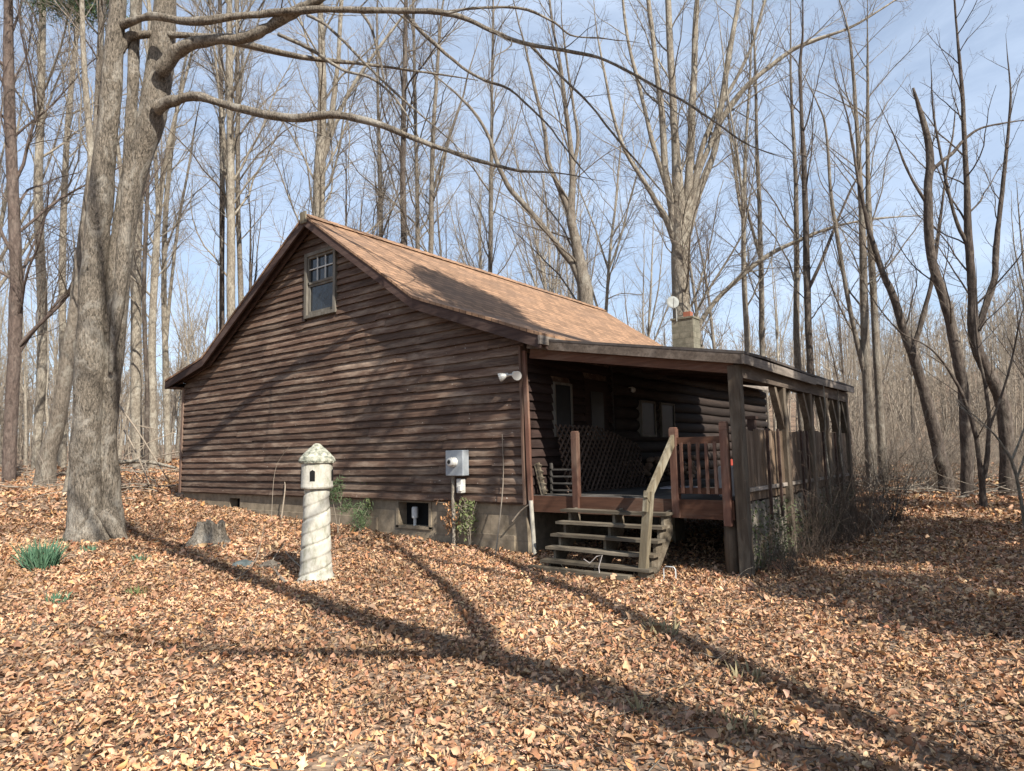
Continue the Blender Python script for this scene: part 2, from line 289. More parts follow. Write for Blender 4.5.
def leaf_mesh(P,size,lift=.0):
    n=len(P)
    # 11 outline-ish verts: base, 4 left, tip, 4 right, mid x2
    base=np.array([(0,-1,0),(.32,-.55,.03),(.20,-.28,.02),(.46,.12,.05),(.24,.40,.02),(.0,1.0,0),(-.24,.42,.02),(-.44,.08,.05),(-.18,-.25,.02),(-.34,-.58,.03),(0,-.4,0),(0,.25,0)])
    F1=np.array([(0,1,10),(1,2,10),(2,3,11),(10,2,11),(3,4,11),(4,5,11),(5,6,11),(6,7,11),(7,8,11),(8,10,11),(8,9,10),(9,0,10)])
    oval=np.array([(0,-1,0),(.20,-.62,.03),(.36,-.22,.02),(.40,.15,.04),(.27,.58,.02),(.0,1.0,0),(-.25,.6,.02),(-.41,.16,.05),(-.36,-.2,.02),(-.21,-.6,.03),(0,-.4,0),(0,.25,0)])
    pick=(rng.random(n)<.6)[:,None,None]; T=np.where(pick,oval[None],base[None])*np.where(pick,rng.uniform(.9,1.1,(n,12,1)),rng.uniform(.78,1.2,(n,12,1)))
    T[:,:,0]*=rng.uniform(.6,1.5,(n,1))
    c1=rng.normal(0,.8,(n,1)); c2=rng.normal(0,.4,(n,1)); fold=rng.uniform(-.4,1.1,(n,1))
    T[:,:,2]=T[:,:,2]+fold*np.abs(T[:,:,0])+c1*T[:,:,1]**2*.6+c2*T[:,:,1]*T[:,:,0]+rng.normal(0,.05,(n,12))
    T*=size[:,None,None]*.5
    a=rng.uniform(0,2*np.pi,n); tx=rng.normal(0,.5,n); ty=rng.normal(0,.5,n)
    ca,sa=np.cos(a),np.sin(a)
    y=T[:,:,1]*np.cos(tx)[:,None]-T[:,:,2]*np.sin(tx)[:,None]; z=T[:,:,1]*np.sin(tx)[:,None]+T[:,:,2]*np.cos(tx)[:,None]; x=T[:,:,0]
    x2=x*np.cos(ty)[:,None]+z*np.sin(ty)[:,None]; z2=-x*np.sin(ty)[:,None]+z*np.cos(ty)[:,None]
    X=x2*ca[:,None]-y*sa[:,None]+P[:,0:1]; Y=x2*sa[:,None]+y*ca[:,None]+P[:,1:2]; Z=z2-z2.min(1,keepdims=True)*.7+P[:,2:3]
    V=np.stack([X,Y,Z],-1).reshape(-1,3); F=(F1[None]+12*np.arange(n)[:,None,None]).reshape(-1,3)
    me=np_mesh('leaves',V,F,True)
    c=PAL[rng.choice(len(PAL),n,p=PW)]*rng.uniform(.75,1.25,(n,1))*rng.uniform(.93,1.07,(n,3))
    pt=np.array([mnoise.noise(Vector((a*.55,b*.55,3)))+.6*mnoise.noise(Vector((a*1.7,b*1.7,9))) for a,b in P[:,:2]])
    c*=np.clip(1.0+.55*pt,.45,1.35)[:,None]
    C=np.ones((n,12,4)); C[:,:,:3]=c[:,None,:]; C[:,:,:3]*=rng.uniform(.85,1.12,(n,12,1))
    at_=me.attributes.new('tint','FLOAT_COLOR','POINT'); at_.data.foreach_set('color',np.clip(C,0,1).astype(np.float32).ravel()); return me
def scatter_ring(r0,r1,dens,a0,a1):
    area=.5*(r1*r1-r0*r0)*(a1-a0); n=int(area*dens); r=np.sqrt(rng.uniform(r0*r0,r1*r1,n)); a=rng.uniform(a0,a1,n)
    return CAM[0]+r*np.cos(a),CAM[1]+r*np.sin(a)
def build_leaves():
    fa=math.atan2(Fv[1],Fv[0]); xs=[];ys=[];ss=[]
    for r0,r1,d,s in ((1.5,6,1500,.044),(6,11,950,.050),(11,18,450,.066),(18,30,120,.11),(30,50,25,.2)):
        x,y=scatter_ring(r0,r1,d,fa-.95,fa+.85); xs.append(x);ys.append(y);ss.append(rng.lognormal(math.log(s),.32,len(x)))
    x=np.concatenate(xs);y=np.concatenate(ys);s=np.concatenate(ss)
    k=~((x>.0)&(x<11.2)&(y>-.0)&(y<12.3))&~((x>11.1)&(x<14.3)&(y>.3)&(y<7.3)&(rng.random(len(x))<.6))
    x,y,s=x[k],y[k],s[k]; z=gzv(x,y)+rng.uniform(-.01,.035,len(x))
    link('leaf_litter',leaf_mesh(np.stack([x,y,z],-1),s),'dead_leaf',label='brown fallen leaves covering the whole ground around the cabin',cat='leaf litter',kind='stuff')
build_leaves()
# ------------------------------------------------------------------ house
W=11.16; HL=12.1
cabin=thing('log_cabin',(5.6,6,-.6),'dark brown wooden cabin with orange shingle roof and covered side porch','cabin')
TOP=[(-.48,2.93),(1.45,3.36),(5.62,5.98),(8.92,3.66),(11.72,2.62)]   # roof surface profile
def rooftop(x):
    for (a,b),(c,d) in zip(TOP,TOP[1:]):
        if x<=c: return b+(d-b)*(x-a)/(c-a)
    return TOP[-1][1]
# roof slab, with slightly wavy surface
def build_roof():
    ys=np.concatenate([[-.35],np.linspace(-.3,HL+.15,40)]); prof=[]
    for (a,b),(c,d) in zip(TOP,TOP[1:]):
        k=12 if abs(c-a)>3 else 8
        for i in range(k): prof.append((a+(c-a)*i/k,b+(d-b)*i/k))
    prof.append(TOP[-1]); m=len(prof); V=[];F=[]
    for y in ys:
        for x,z in prof:
            wv=.018*mnoise.noise(Vector((x*.7,y*.7,1)))+ .008*mnoise.noise(Vector((x*3,y*2,4)))
            V.append((x,y,z+wv))
    n=len(V)
    V+=[(x,y,z-.05) for x,y,z in V]
    for j in range(len(ys)-1):
        for i in range(m-1):
            a=j*m+i; F.append((a,a+1,a+m+1,a+m)); F.append((a+n,a+m+n,a+m+1+n,a+1+n))
    for i in range(m-1):
        F.append((i,i+n,i+1+n,i+1)); e=(len(ys)-1)*m+i; F.append((e,e+1,e+1+n,e+n))
    for j in range(len(ys)-1):
        a=j*m; F.append((a,a+m,a+m+n,a+n)); a=j*m+m-1; F.append((a,a+n,a+m+n,a+m))
    b=MB(); b.add(V,F); r=b.build('roof','shingles',cabin)
    c=MB()
    for i in range(44):
        y=-.32+i*.285; c.beam((5.62,y,6.0),(5.62,y+.31,6.012),.02,.02)
        c.add([(5.40,y,5.86),(5.62,y,6.012),(5.84,y,5.86),(5.40,y+.3,5.87),(5.62,y+.3,6.022),(5.84,y+.3,5.87)],[(0,1,4,3),(1,2,5,4),(0,3,5,2)],random.random())
    c.build('ridge_cap','shingles',r)
    # soffit boards under roof and rake boards
    c=MB()
    for (a,bz),(cx_,dz) in zip(TOP,TOP[1:]):
        for y0,y1,dr,hh in ((-.335,-.295,.055,.19),(-.16,-.12,.07,.16)):
            c.add([(a,y0,bz-dr),(cx_,y0,dz-dr),(cx_,y0,dz-dr-hh),(a,y0,bz-dr-hh),(a,y1,bz-dr),(cx_,y1,dz-dr),(cx_,y1,dz-dr-hh),(a,y1,bz-dr-hh)],
              [(3,2,1,0),(4,5,6,7),(0,1,5,4),(3,7,6,2),(0,4,7,3),(1,2,6,5)],random.random())
    c.build('rake_board','trim_slope',r)
    c=MB()
    for (a,bz),(cx_,dz) in zip(TOP,TOP[1:]):
        c.add([(a,-.29,bz-.07),(cx_,-.29,dz-.07),(cx_,-.0,dz-.07),(a,-.0,bz-.07),(a,-.29,bz-.055),(cx_,-.29,dz-.055),(cx_,0,dz-.055),(a,0,bz-.055)],
              [(0,1,2,3),(4,7,6,5),(0,4,5,1),(2,6,7,3),(0,3,7,4),(1,5,6,2)],.4)
    c.build('soffit','trim_slope',r)
    c=MB(); c.box(-.5,-.47,-.33,HL+.1,2.70,2.88); c.box(-.46,0,-.29,HL,2.70,2.72); c.build('eave_board','trim_dark',r)
    c=MB(); c.box(11.70,11.735,-.36,HL+.1,2.44,2.575,.9); c.build('fascia','fascia_grey',r)
    c=MB(); c.box(5.52,5.72,-.37,-.34,5.78,6.03,.9); c.build('ridge_block','rail_wood',r)
build_roof()
# gable siding: overlapping bevelled boards
def xr(z):   # x range inside roof at height z
    z=z+.12; xs=[]
    if z<=2.9: lo=0.
    else:
        lo=0.
        for (a,b),(c,d) in zip(TOP[:3],TOP[1:3]):
            if b<=z<=d: lo=a+(c-a)*(z-b)/(d-b)
    hi=W
    for (a,b),(c,d) in zip(TOP[2:],TOP[3:]):
        if d<=z<=b: hi=a+(c-a)*(z-b)/(d-b)
    return max(lo,0.),min(hi,W)
def siding_wall(mbb,zs0,expo,rngx,yfun,holes=[],amp=.012):
    z=zs0; k=0
    while True:
        lo,hi=rngx(z)
        if hi-lo<.15: break
        # board joints
        x=lo; 
        joints=[lo]
        while joints[-1]<hi-2.5: joints.append(joints[-1]+random.uniform(2.2,4.2))
        joints=[j for j in joints if j<hi-.6 or j==lo]+[hi]
        for a,b in zip(joints,joints[1:]):
            var=random.random()**1.2; ph=random.uniform(0,90); zj=random.uniform(-.010,.010); yj=random.uniform(0,.005); tilt=random.uniform(-.006,.006)
            segs=[(a,b)]
            for hx0,hx1,hz0,hz1 in holes:
                ns=[]
                for s0,s1 in segs:
                    if z+expo>hz0 and z<hz1-.02 and s1>hx0 and s0<hx1:
                        if s0<hx0: ns.append((s0,hx0))
                        if s1>hx1: ns.append((hx1,s1))
                    else: ns.append((s0,s1))
                segs=ns
            for s0,s1 in segs:
                n=max(2,int((s1-s0)/.12)); vs=[];fs=[]
                for i in range(n+1):
                    xx=s0+(s1-s0)*i/n
                    w_=amp*mnoise.noise(Vector((xx*1.3,ph,0)))+amp*.6*mnoise.noise(Vector((xx*5,ph,3)))+zj+tilt*(xx-(s0+s1)/2)
                    wy=.003*mnoise.noise(Vector((xx*.9,ph,7)))
                    zt=z+expo+.03
                    zz_=min(zt,rngz(xx)) if rngx is xr else zt
                    vs+=[(xx,-.060+wy-yj,z+w_),(xx,-.004,zz_),(xx,-.012+wy,z+w_+.002),(xx,-.050+wy-yj,min(z+w_+expo*.42,zz_-.001))]
                for i in range(n):
                    p=i*4; fs+=[(p,p+4,p+7,p+3),(p+3,p+7,p+5,p+1),(p+2,p+6,p+4,p)]
                mbb.add([yfun(*v) for v in vs],fs,var)
        z+=expo
def rngz(x): return max(rooftop(x)-.07,.0)
WIN=(5.30,6.38,3.78,5.22)
gb=MB(); siding_wall(gb,0.,.1495,xr,lambda x,y,z:(x,y,z),[WIN])
wall=None
# backing wall (closed body of the house)
c=MB()
pts=[(0,0.0)]+[(0,2.78)]+[(1.45,3.27),(5.62,5.87),(8.92,3.55),(W,2.72)]+[(W,0.0)]
c.extr([(x,z) for x,z in pts],0.0,.10,.3)
c.extr([(x,z) for x,z in pts],HL-.1,HL,.3)
c.box(0,.1,.1,HL-.1,0.,2.8); c.box(W-.1,W,.1,HL-.1,0.,2.72)
wall=c.build('wall','siding',cabin)
gb.build('gable_siding','siding',wall)
# foundation
c=MB(); zb=-1.3
for a,b,z0,z1 in ((0.02,2.27,zb,-.012),(2.27,2.72,zb,-.34),(2.27,2.72,-.12,-.012),(2.72,8.18,zb,-.012),(8.18,8.98,zb,-.48),(8.18,8.98,-.06,-.012),(8.98,W-.02,zb,-.012)):
    c.box(a,b,.02,.22,z0,z1,.5)
c.box(W-.22,W-.02,.22,HL-.02,zb,-.012,.5); c.box(.02,.22,.22,HL-.02,zb,-.012,.5); c.box(.22,W-.22,HL-.22,HL-.02,zb,-.012,.5)
fd=c.build('foundation','foundation',cabin)
c=MB(); c.box(2.9,7.6,-.03,.018,-1.2,-.36,.9); c.box(9.6,10.9,-.02,.017,-1.2,-.52,.9); c.build('footing','foundation',fd)
c=MB(); c.box(8.15,9.0,.225,.26,-.6,0); c.build('crawl_space_opening','void',fd)
c=MB(); c.box(2.2,2.8,.225,.26,-.5,0); c.build('crawl_space_opening','void',fd)
c=MB(); 
for a,b,z0,z1 in ((8.12,8.19,-.52,-.02),(8.97,9.03,-.52,-.02),(8.12,9.03,-.53,-.48)): c.box(a,b,-.0,.03,z0,z1,.8)
c.build('vent_frame','foundation',fd)
c=MB(); c.box(0,W,-.014,.018,-.03,0.0,.2); c.build('sill_board','siding',wall)
# corner boards
c=MB(); c.beam((W+.02,-.05,-.02),(W+.01,-.075,2.5),.035,.13,(0,1,0)); c.build('corner_board','corner_wood',wall)
c=MB(); 
for i in range(12):
    z0=-.0+i*.2; xo=.10+.03*math.sin(i*.42)-(.05 if i>9 else 0)+.012*i*(1 if i<6 else -1 if False else .4); c.beam((W+xo*.8,-.05,z0),(W+(.10+.03*math.sin((i+1)*.42))*.8,-.05,z0+.2),.10,.05,(0,1,0),.8)
c=MB(); pth=[(W+.12,-.06,0.0),(W+.11,-.075,.6),(W+.10,-.075,1.1),(W+.085,-.07,1.6),(W+.055,-.06,2.0),(W+.05,-.06,2.42)]
for p,q in zip(pth,pth[1:]): c.beam(p,q,.07,.05,(0,1,0),.9)
c.build('corner_board','stain_z',wall)
c=MB(); c.beam((-.05,-.04,-.03),(-.02,-.04,2.7),.09,.08,(0,1,0),.7); c.build('corner_board','corner_wood',wall)
# window
x0,x1,z0,z1=WIN
c=MB()
for a,b,p,q in ((x0,x0+.09,z0,z1),(x1-.08,x1,z0,z1),(x0+.09,x1-.08,z1-.08,z1),(x0+.09,x1-.08,z0,z0+.07)): c.box(a,b,-.095,.0,p,q,.5)
wf=c.build('window','window_frame',wall,bevel=.004)
c=MB(); zm=(z0+z1)/2+.02
for a,b,p,q in ((x0+.09,x0+.14,z0+.07,zm),(x1-.13,x1-.08,z0+.07,zm),(x0+.14,x1-.13,z0+.07,z0+.15),(x0+.14,x1-.13,zm-.05,zm)): c.box(a,b,-.04,-.002,p,q,.5)
for a,b,p,q in ((x0+.09,x0+.13,zm,z1-.08),(x1-.12,x1-.08,zm,z1-.08),(x0+.13,x1-.12,z1-.13,z1-.08),(x0+.09,x1-.08,zm,zm+.05)): c.box(a,b,-.062,-.003,p,q,.6)
c.build('sash','window_frame',wf)
c=MB(); gx0,gx1=x0+.13,x1-.12
for i in (1,2): xx=gx0+(gx1-gx0)*i/3; c.box(xx-.010,xx+.010,-.05,-.03,zm+.05,z1-.13)
c.box(gx0,gx1,-.051,-.029,(zm+z1)/2-.03,(zm+z1)/2-.008); c.build('muntin','muntin',wf)
c=MB(); c.add([(x0+.12,-.012,z0+.13),(x1-.11,-.012,z0+.13),(x1-.11,-.012,z1-.1),(x0+.12,-.012,z1-.1)],[(0,1,2,3)]); c.build('pane','glass_dark',wf)
# chimney
c=MB(); c.box(8.12,8.88,12.62,13.2,-.6,5.26); c.box(8.09,8.91,12.59,13.23,5.26,5.32); ch=c.build('chimney','chimney_block',cabin)
c=MB(); c.box(8.5,8.75,12.75,13.0,5.32,5.52); c.build('flue','terracotta',ch)
# ------------------------------------------------------------------ porch
PX=14.55; PL=6.5; RX=PX+.17
def proof(x,y): # porch roof top surface
    return 2.64+(x-W)/(RX-W)*(2.02-2.64)+.02*math.sin(y*1.3)
c=MB()
xs=[W,11.9,12.8,13.8,RX]; ysr=[-.12,.8,1.9,2.75,2.8,4.4,5.6,PL+.15]
V=[(x,y,proof(x,y)) for y in ysr for x in xs]; n=len(V); V+=[(a,b,d-.035) for a,b,d in V]; m=len(xs);F=[]
for j in range(len(ysr)-1):
    for i in range(m-1): a=j*m+i; F+=[(a,a+1,a+m+1,a+m),(a+n,a+m+n,a+m+1+n,a+1+n)]
for i in range(m-1): F.append((i,i+n,i+1+n,i+1)); e=(len(ysr)-1)*m+i; F.append((e,e+1,e+1+n,e+n))
for j in range(len(ysr)-1): a=j*m+m-1; F.append((a,a+n,a+m+n,a+m))
c.add(V,F); pr=c.build('porch_roof','roof_dark',cabin)
c=MB(); c.beam((W+.15,-.10,proof(W+.15,0)-.105),(RX-.02,-.10,proof(RX-.02,0)-.105),.03,.13); c.build('fascia','beam_wood',pr)
c=MB(); c.beam((W+.15,-.02,proof(W+.15,0)-.22),(PX+.0,-.02,proof(PX,0)-.20),.04,.20); c.build('end_board','stain_x',pr)
c=MB(); c.beam((RX-.013,-.12,proof(RX,-.2)-.10),(RX-.013,3.5,proof(RX,3.5)-.10),.03,.12,var=.7)
c.beam((RX-.013,3.5,proof(RX,3.5)-.085),(RX-.013,PL+.13,proof(RX,PL)-.085),.03,.105,var=.95); c.build('fascia','fascia_grey',pr)
c=MB()
for i in range(11):
    y=.3+i*.6; c.beam((W,y,2.50),(PX+.12,y,1.95),.04,.12)
c.build('rafter','trim_slope',pr)
c=MB(); c.add([(W,-.1,2.57),(PX+.14,0,1.965),(PX+.14,PL,1.93),(W,PL,2.55)],[(0,1,2,3)]); c.build('ceiling','trim_slope',pr)
c=MB(); c.box(PX-.07,PX+.07,0.0,PL,1.70,1.89); c.build('porch_beam','beam_wood',cabin)
POSTY=[0.03,2.0,3.55,4.65,5.6,6.4]
for i,y in enumerate(POSTY):
    c=MB(); g0=gz(PX,y)-.1; s=.075 if i==0 else .07
    c.beam((PX+.015,y,g0),(PX-.005,y,1.86 if i==0 else 1.72),s*2,s*2,(0,1,0)); p=c.build('porch_post','post_wood',cabin,bevel=.008)
    c=MB()
    if i>0: c.beam((PX,y,1.05),(PX,y-.42,1.70),.09,.09,(1,0,0))
    if i<5: c.beam((PX,y+.02,1.25 if i else 1.5),(PX,y+(.42 if i else .2),1.70),.05,.05,(1,0,0))
    c.build('brace','post_wood',p)
for i in range(6):   # thin sun-bleached strips beside posts
    pass
# deck
c=MB(); nb=24
for i in range(nb):
    a=W+.01+i*(PX-.1-W)/nb; c.box(a,a+(PX-.1-W)/nb-.006,.02,PL,.09,.125)
dk=c.build('porch_deck','deck_wood',cabin)
c=MB(); c.box(W+.05,PX-.09,-.02,.018,-.125,.122,.5); c.build('rim_board','stain_x',dk)
c=MB(); c.box(PX-.13,PX-.09,.03,PL,-.12,.088); c.box(W,PX-.13,.05,PL,-.0,.085,.1); c.build('joist','trim_dark',dk)
c=MB(); 
c.tube([(14.36,.14,gz(14.36,.1)-.1),(14.35,.14,-.4),(14.36,.14,-.12)],[.105,.10,.095],10); c.build('support_post','post_wood',dk,smooth=True)
for yy in (3.,6.):
    c=MB(); c.box(14.3,14.42,yy,yy+.12,-1,-.1); c.build('support_post','post_wood',dk)
c=MB(); c.box(12.2,12.5,2.5,2.9,-1.,-.1); c.build('block_pier','foundation',dk)
c=MB(); c.box(13.4,13.75,4.4,4.8,-1.,-.1); c.build('block_pier','foundation',dk)
# newels and front railing
def newel(x,y,top,base=.0):
    c=MB(); c.box(x-.05,x+.05,y-.05,y+.05,base,top); c.box(x-.052,x+.052,y-.052,y+.052,top-.10,top-.085,.1); c.box(x-.052,x+.052,y-.052,y+.052,top-.055,top-.045,.1)
    c.box(x-.042,x+.042,y-.042,y+.042,top,top+.018); return c.build('newel_post','stain_z',cabin,bevel=.006)
newel(12.10,-.02,1.08,-.12); newel(13.68,-.02,1.07,-.12); newel(14.38,-.02,1.12,-.20)
c=MB(); c.box(13.73,14.33,-.04,.0,.86,.95,.6); rl=c.build('railing','stain_x',cabin)
c=MB(); c.box(13.73,14.33,-.045,.005,.20,.28,.6); c.build('lower_rail','stain_x',rl)
for i in range(5):
    c=MB(); xx=13.80+i*.115; c.box(xx-.018,xx+.018,-.078,-.042,.205,.88); c.build('baluster','stain_z',rl)
# side panels: solid vertical boards
c=MB(); y=.12
while y<PL-.1:
    wd=random.uniform(.12,.15)
    if min(abs(y-p) for p in POSTY)>.0: c.box(PX-.02+random.uniform(0,.008),PX+.005,y,y+wd,.10,1.02+random.uniform(-.015,.02)+.01*y)
    y+=wd+.006
sp_=c.build('side_panel','panel_wood',cabin)
c=MB(); c.box(PX+.006,PX+.04,.1,PL,.22,.27,.9); c.build('bottom_rail','fascia_grey',sp_)
for y in (1.0,1.5,2.75,3.1,4.2,5.1): c=MB(); c.box(PX+.042,PX+.075,y,y+.045,-.2,1.06,.1); c.build('batten','trim_dark',sp_)
c=MB(); c.box(PX-.2,PX-.1,.99,1.09,.1,1.2,.1); c.box(PX-.22,PX-.08,.97,1.11,1.2,1.24,.1); c.build('newel_post','trim_dark',cabin)
c=MB(); y=.12
while y<PL-.1:
    wd=random.uniform(.09,.17); c.box(PX-.03+random.uniform(0,.012),PX-.008,y,y+wd,gz(PX,y)-.1,.085+random.uniform(-.04,0)); y+=wd+random.choice([.006,.006,.02])
c.build('skirt_board','skirt_wood',cabin)
# side wall under porch: boards, door, logs and windows
c=MB(); 
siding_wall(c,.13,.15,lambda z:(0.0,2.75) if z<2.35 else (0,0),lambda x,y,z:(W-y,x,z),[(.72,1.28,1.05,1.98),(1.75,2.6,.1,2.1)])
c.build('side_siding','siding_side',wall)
c=MB()
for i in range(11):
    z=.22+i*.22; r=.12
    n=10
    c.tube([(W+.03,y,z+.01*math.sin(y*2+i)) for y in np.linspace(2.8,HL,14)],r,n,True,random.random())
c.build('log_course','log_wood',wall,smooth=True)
c=MB(); c.box(W,W+.06,2.78,HL,.1,2.5); c.build('chinking','wall_log_chink',wall)
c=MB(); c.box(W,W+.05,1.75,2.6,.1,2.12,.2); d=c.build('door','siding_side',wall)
c=MB(); c.box(W+.05,W+.06,1.95,2.4,1.0,1.9); c.build('pane','glass_dim',d)
c=MB(); c.lathe([(.02,0),(.035,.02),(.03,.05)],(W+.07,1.82,1.08),10); c.build('handle','muntin',d)
def side_window(y0,y1,z0,z1,x=W):
    c=MB()
    for a,b,p,q in ((y0,y0+.04,z0,z1),(y1-.04,y1,z0,z1),(y0+.04,y1-.04,z1-.04,z1),(y0+.04,y1-.04,z0,z0+.04)): c.box(x,x+.19,a,b,p,q,.6)
    o=c.build('window','window_frame',wall); c=MB(); c.add([(x+.17,y0+.04,z0+.04),(x+.17,y1-.04,z0+.04),(x+.17,y1-.04,z1-.04),(x+.17,y0+.04,z1-.04)],[(0,1,2,3)]); c.build('pane','glass_dim',o)
side_window(3.68,4.35,1.08,1.82); side_window(4.62,5.3,1.08,1.82); side_window(.72,1.28,1.05,1.98,W-.1)
c=MB()
for k in range(90):
    yy=random.uniform(2.9,6.3); zz=random.uniform(.2,.62); r=random.uniform(.05,.1)
    c.lathe([(r*.5,-r*.6),(r,-r*.2),(r*.95,r*.3),(r*.5,r*.6)],(W+.16+random.uniform(0,.05),yy,zz),7)
c.build('stone_base','stone_low',wall)
# steps
st=thing('porch_steps',(12.8,-.4,gz(12.8,-.6)),None,None); st.parent=None
c=MB()
zt=.12; nst=5; ris=.162; gb0=-.86
tr=[]
stp=st
def stair_pt(k): return -.06-.135*k, .12-ris*k
for xx in (12.12,12.85,13.58):
    c=MB(); yb,zb_=stair_pt(5.6)
    prof=[( -.0,-.02),(-.0,-.30)]+[(yb+.05,-.98),(yb-.08,-.98)]
    saw=[]
    for k in range(5,0,-1):
        y_,z_=stair_pt(k); saw+=[(y_-.07,z_-ris),(y_-.07,z_-.03)] if k==5 else [(y_-.07,z_-ris-.03),(y_-.07,z_-.03)]
    poly=[(0,-.02),(0,-.34),(yb+.10,-1.0),(yb-.10,-1.0)]+saw
    vs=[(xx-.02,a,b_) for a,b_ in poly]+[(xx+.02,a,b_) for a,b_ in poly]; n=len(poly)
    c.add(vs,[tuple(range(n)),tuple(range(2*n-1,n-1,-1))]+[(i,i+n,(i+1)%n+n,(i+1)%n) for i in range(n)],.7)
    c.build('stringer','tread_wood',stp)
for k in range(1,6):
    y_,z_=stair_pt(k); c=MB(); sag=random.uniform(-.006,.006)
    c.add([(x_,yy,zz+(.0 if abs(x_-12.85)>.3 else sag-.006)) for x_ in (12.0,12.5,13.1,13.66) for yy,zz in ((y_-.13,z_-.036),(y_+.10,z_-.036),(y_+.10,z_),(y_-.13,z_))],
          [(0,1,2,3),(15,14,13,12)]+[(4*i+j,4*(i+1)+j,4*(i+1)+(j+1)%4,4*i+(j+1)%4) for i in range(3) for j in range(4)],random.random())
    c.build('tread','tread_wood',stp)
c=MB(); c.box(11.85,13.42,-.98,-.86,-.90,-.77,.4); c.build('ground_board','tread_wood',stp)
c=MB(); c.beam((13.50,-.76,-.95),(13.64,-.74,.27),.10,.10,(0,1,0),.8); hp=c.build('handrail_post','rail_wood',stp)
c=MB(); c.beam((13.645,-.82,.16),(13.69,-.0,.98),.05,.11,(0,0,1),.9); c.build('handrail','rail_wood',stp)
c=MB(); c.beam((13.62,-.83,.02),(13.64,-.81,.26),.06,.05,(0,1,0),1.); c.build('rail_block','rail_wood',stp)
for k_,v in (('label','weathered wooden porch steps with five treads and one sloping handrail'),('category','steps')): st[k_]=v
# ------------------------------------------------------------------ things on/near the cabin
t=thing('floodlight',(11.03,-.07,2.05),'white twin floodlight on the cabin corner under the eave','outdoor light')
c=MB(); c.tube([(11.03,-.06,2.05),(11.03,-.10,2.05)],.055,12); c.build('base_plate','lamp_white',t)
for dx,sx in ((.10,1),(-.13,-1)):
    c=MB(); a=np.array([11.03+dx*.5,-.11,2.05]); dr=np.array([.45*sx,-.8,-.35]) if sx>0 else np.array([-.75,-.5,-.30]); dr/=np.linalg.norm(dr)
    a2=np.array([11.03+dx,-.13,2.05]); c.tube([(11.03,-.09,2.05),a2],.02,8); c.tube([a2-dr*.03,a2+dr*.02,a2+dr*.10,a2+dr*.13],[.03,.038,.072,.075],14); c.build('lamp_head','lamp_white',t,smooth=False)
t=thing('electric_meter',(9.8,-.08,gz(9.8,-.1)),'grey electric meter box on the siding above its lichen-spotted conduit','meter')
c=MB(); c.box(9.60,10.0,-.22,-.06,.43,.86); c.build('meter_box','meter_grey',t,bevel=.01)
c=MB(); c.tube([(9.80,-.22,.665),(9.80,-.27,.665)],.085,18); c.tube([(9.80,-.27,.665),(9.80,-.33,.665),(9.8,-.345,.665)],[.078,.074,.05],18); c.build('meter_dial','lamp_white',t)
c=MB(); c.tube([(9.80,-.346,.665),(9.8,-.350,.665)],.035,12); c.build('dial_face','wire',t)
c=MB(); c.tube([(9.70,-.13,gz(9.7,-.1)-.1),(9.69,-.13,.0),(9.70,-.13,.43)],.034,10); c.build('conduit','bark_pale',t)
c=MB(); c.box(9.80,9.92,-.17,-.06,.14,.38); c.box(9.86,9.93,-.20,-.08,.17,.28); c.build('junction_box','lamp_white',t,bevel=.012)
p,_=ground_hit(415,537); 
p=p+np.array([0,0,.06]); t=thing('vent_pipe',tuple(p),'short white capped plastic pipe standing before the crawl space vent','pipe')
c=MB(); c.tube([p,(p[0],p[1],p[2]+.30)],.028,12); c.build('pipe','pvc',t)
c=MB(); c.lathe([(.052,.28),(.058,.30),(.058,.46),(.045,.485),(.01,.49)],p,14); c.build('cap','pvc',t)
c=MB(); c.tube([(11.34,-.07,-.9),(11.31,-.07,-.4),(11.29,-.08,.05)],.035,10); c.build('downspout','downspout',None,label='pale drain pipe at the cabin corner beside the porch deck',cat='pipe')
t=thing('satellite_dish',(8.3,12.55,5.5),'round grey satellite dish mounted at the chimney top','satellite dish')
c=MB(); cc=np.array([8.32,12.35,5.83]); nd=(CAM-cc); nd[2]=0; nd/=np.linalg.norm(nd); nd=nd+np.array([.25,-.1,.35]); nd/=np.linalg.norm(nd)
a=np.cross(nd,[0,0,1]); a/=np.linalg.norm(a); b=np.cross(nd,a); vs=[cc-nd*.05]; 
for r_ in (.12,.23):
    for k in range(20): th=k*math.pi/10; vs.append(cc+a*math.cos(th)*r_*.9+b*math.sin(th)*r_-nd*(.05-.05*(r_/.23)**2))
fs=[(0,1+k,1+(k+1)%20) for k in range(20)]+[(1+k,21+k,21+(k+1)%20,1+(k+1)%20) for k in range(20)]
c.add(vs,fs); o=c.build('reflector','dish',t,smooth=True); sm=o.modifiers.new('s','SOLIDIFY'); sm.thickness=.01
c=MB(); c.tube([cc-nd*.05,(8.32,12.6,5.6),(8.32,12.6,5.2)],.025,8); c.tube([cc-b*-.25,cc+nd*.3],.012,6); c.build('bracket','dish',t)
# lattice panel leaning on wall of porch
t=thing('lattice_panel',(12.0,1.2,.13),'brown diagonal wooden lattice panel leaning against the wall inside the porch','lattice')
A=np.array([11.55,.55,.13]); B=np.array([11.75,3.0,.13]); up=np.array([-.22,0.05,1.12]); 
def lp(u,v): return A+(B-A)*u+up*v
for sgn in (1,-1):
    c=MB(); n=19
    for i in range(-n,n*2):
        # line u = i/n + sgn*v*.5 
        pts=[]
        for v in np.linspace(0,1,60):
            u=i/n*1.0+sgn*v*.42
            cut=1-.28*max(0,(u-.5)*2)
            if 0<=u<=1 and v<=cut: pts.append((u,v))
        if len(pts)>3:
            p0=lp(*pts[0]); p1=lp(*pts[-1]); o=np.array([.006*sgn,0,0]); c.beam(p0+o,p1+o,.009,.032,(1,0,0))
    c.build('slat','lattice_wood',t)
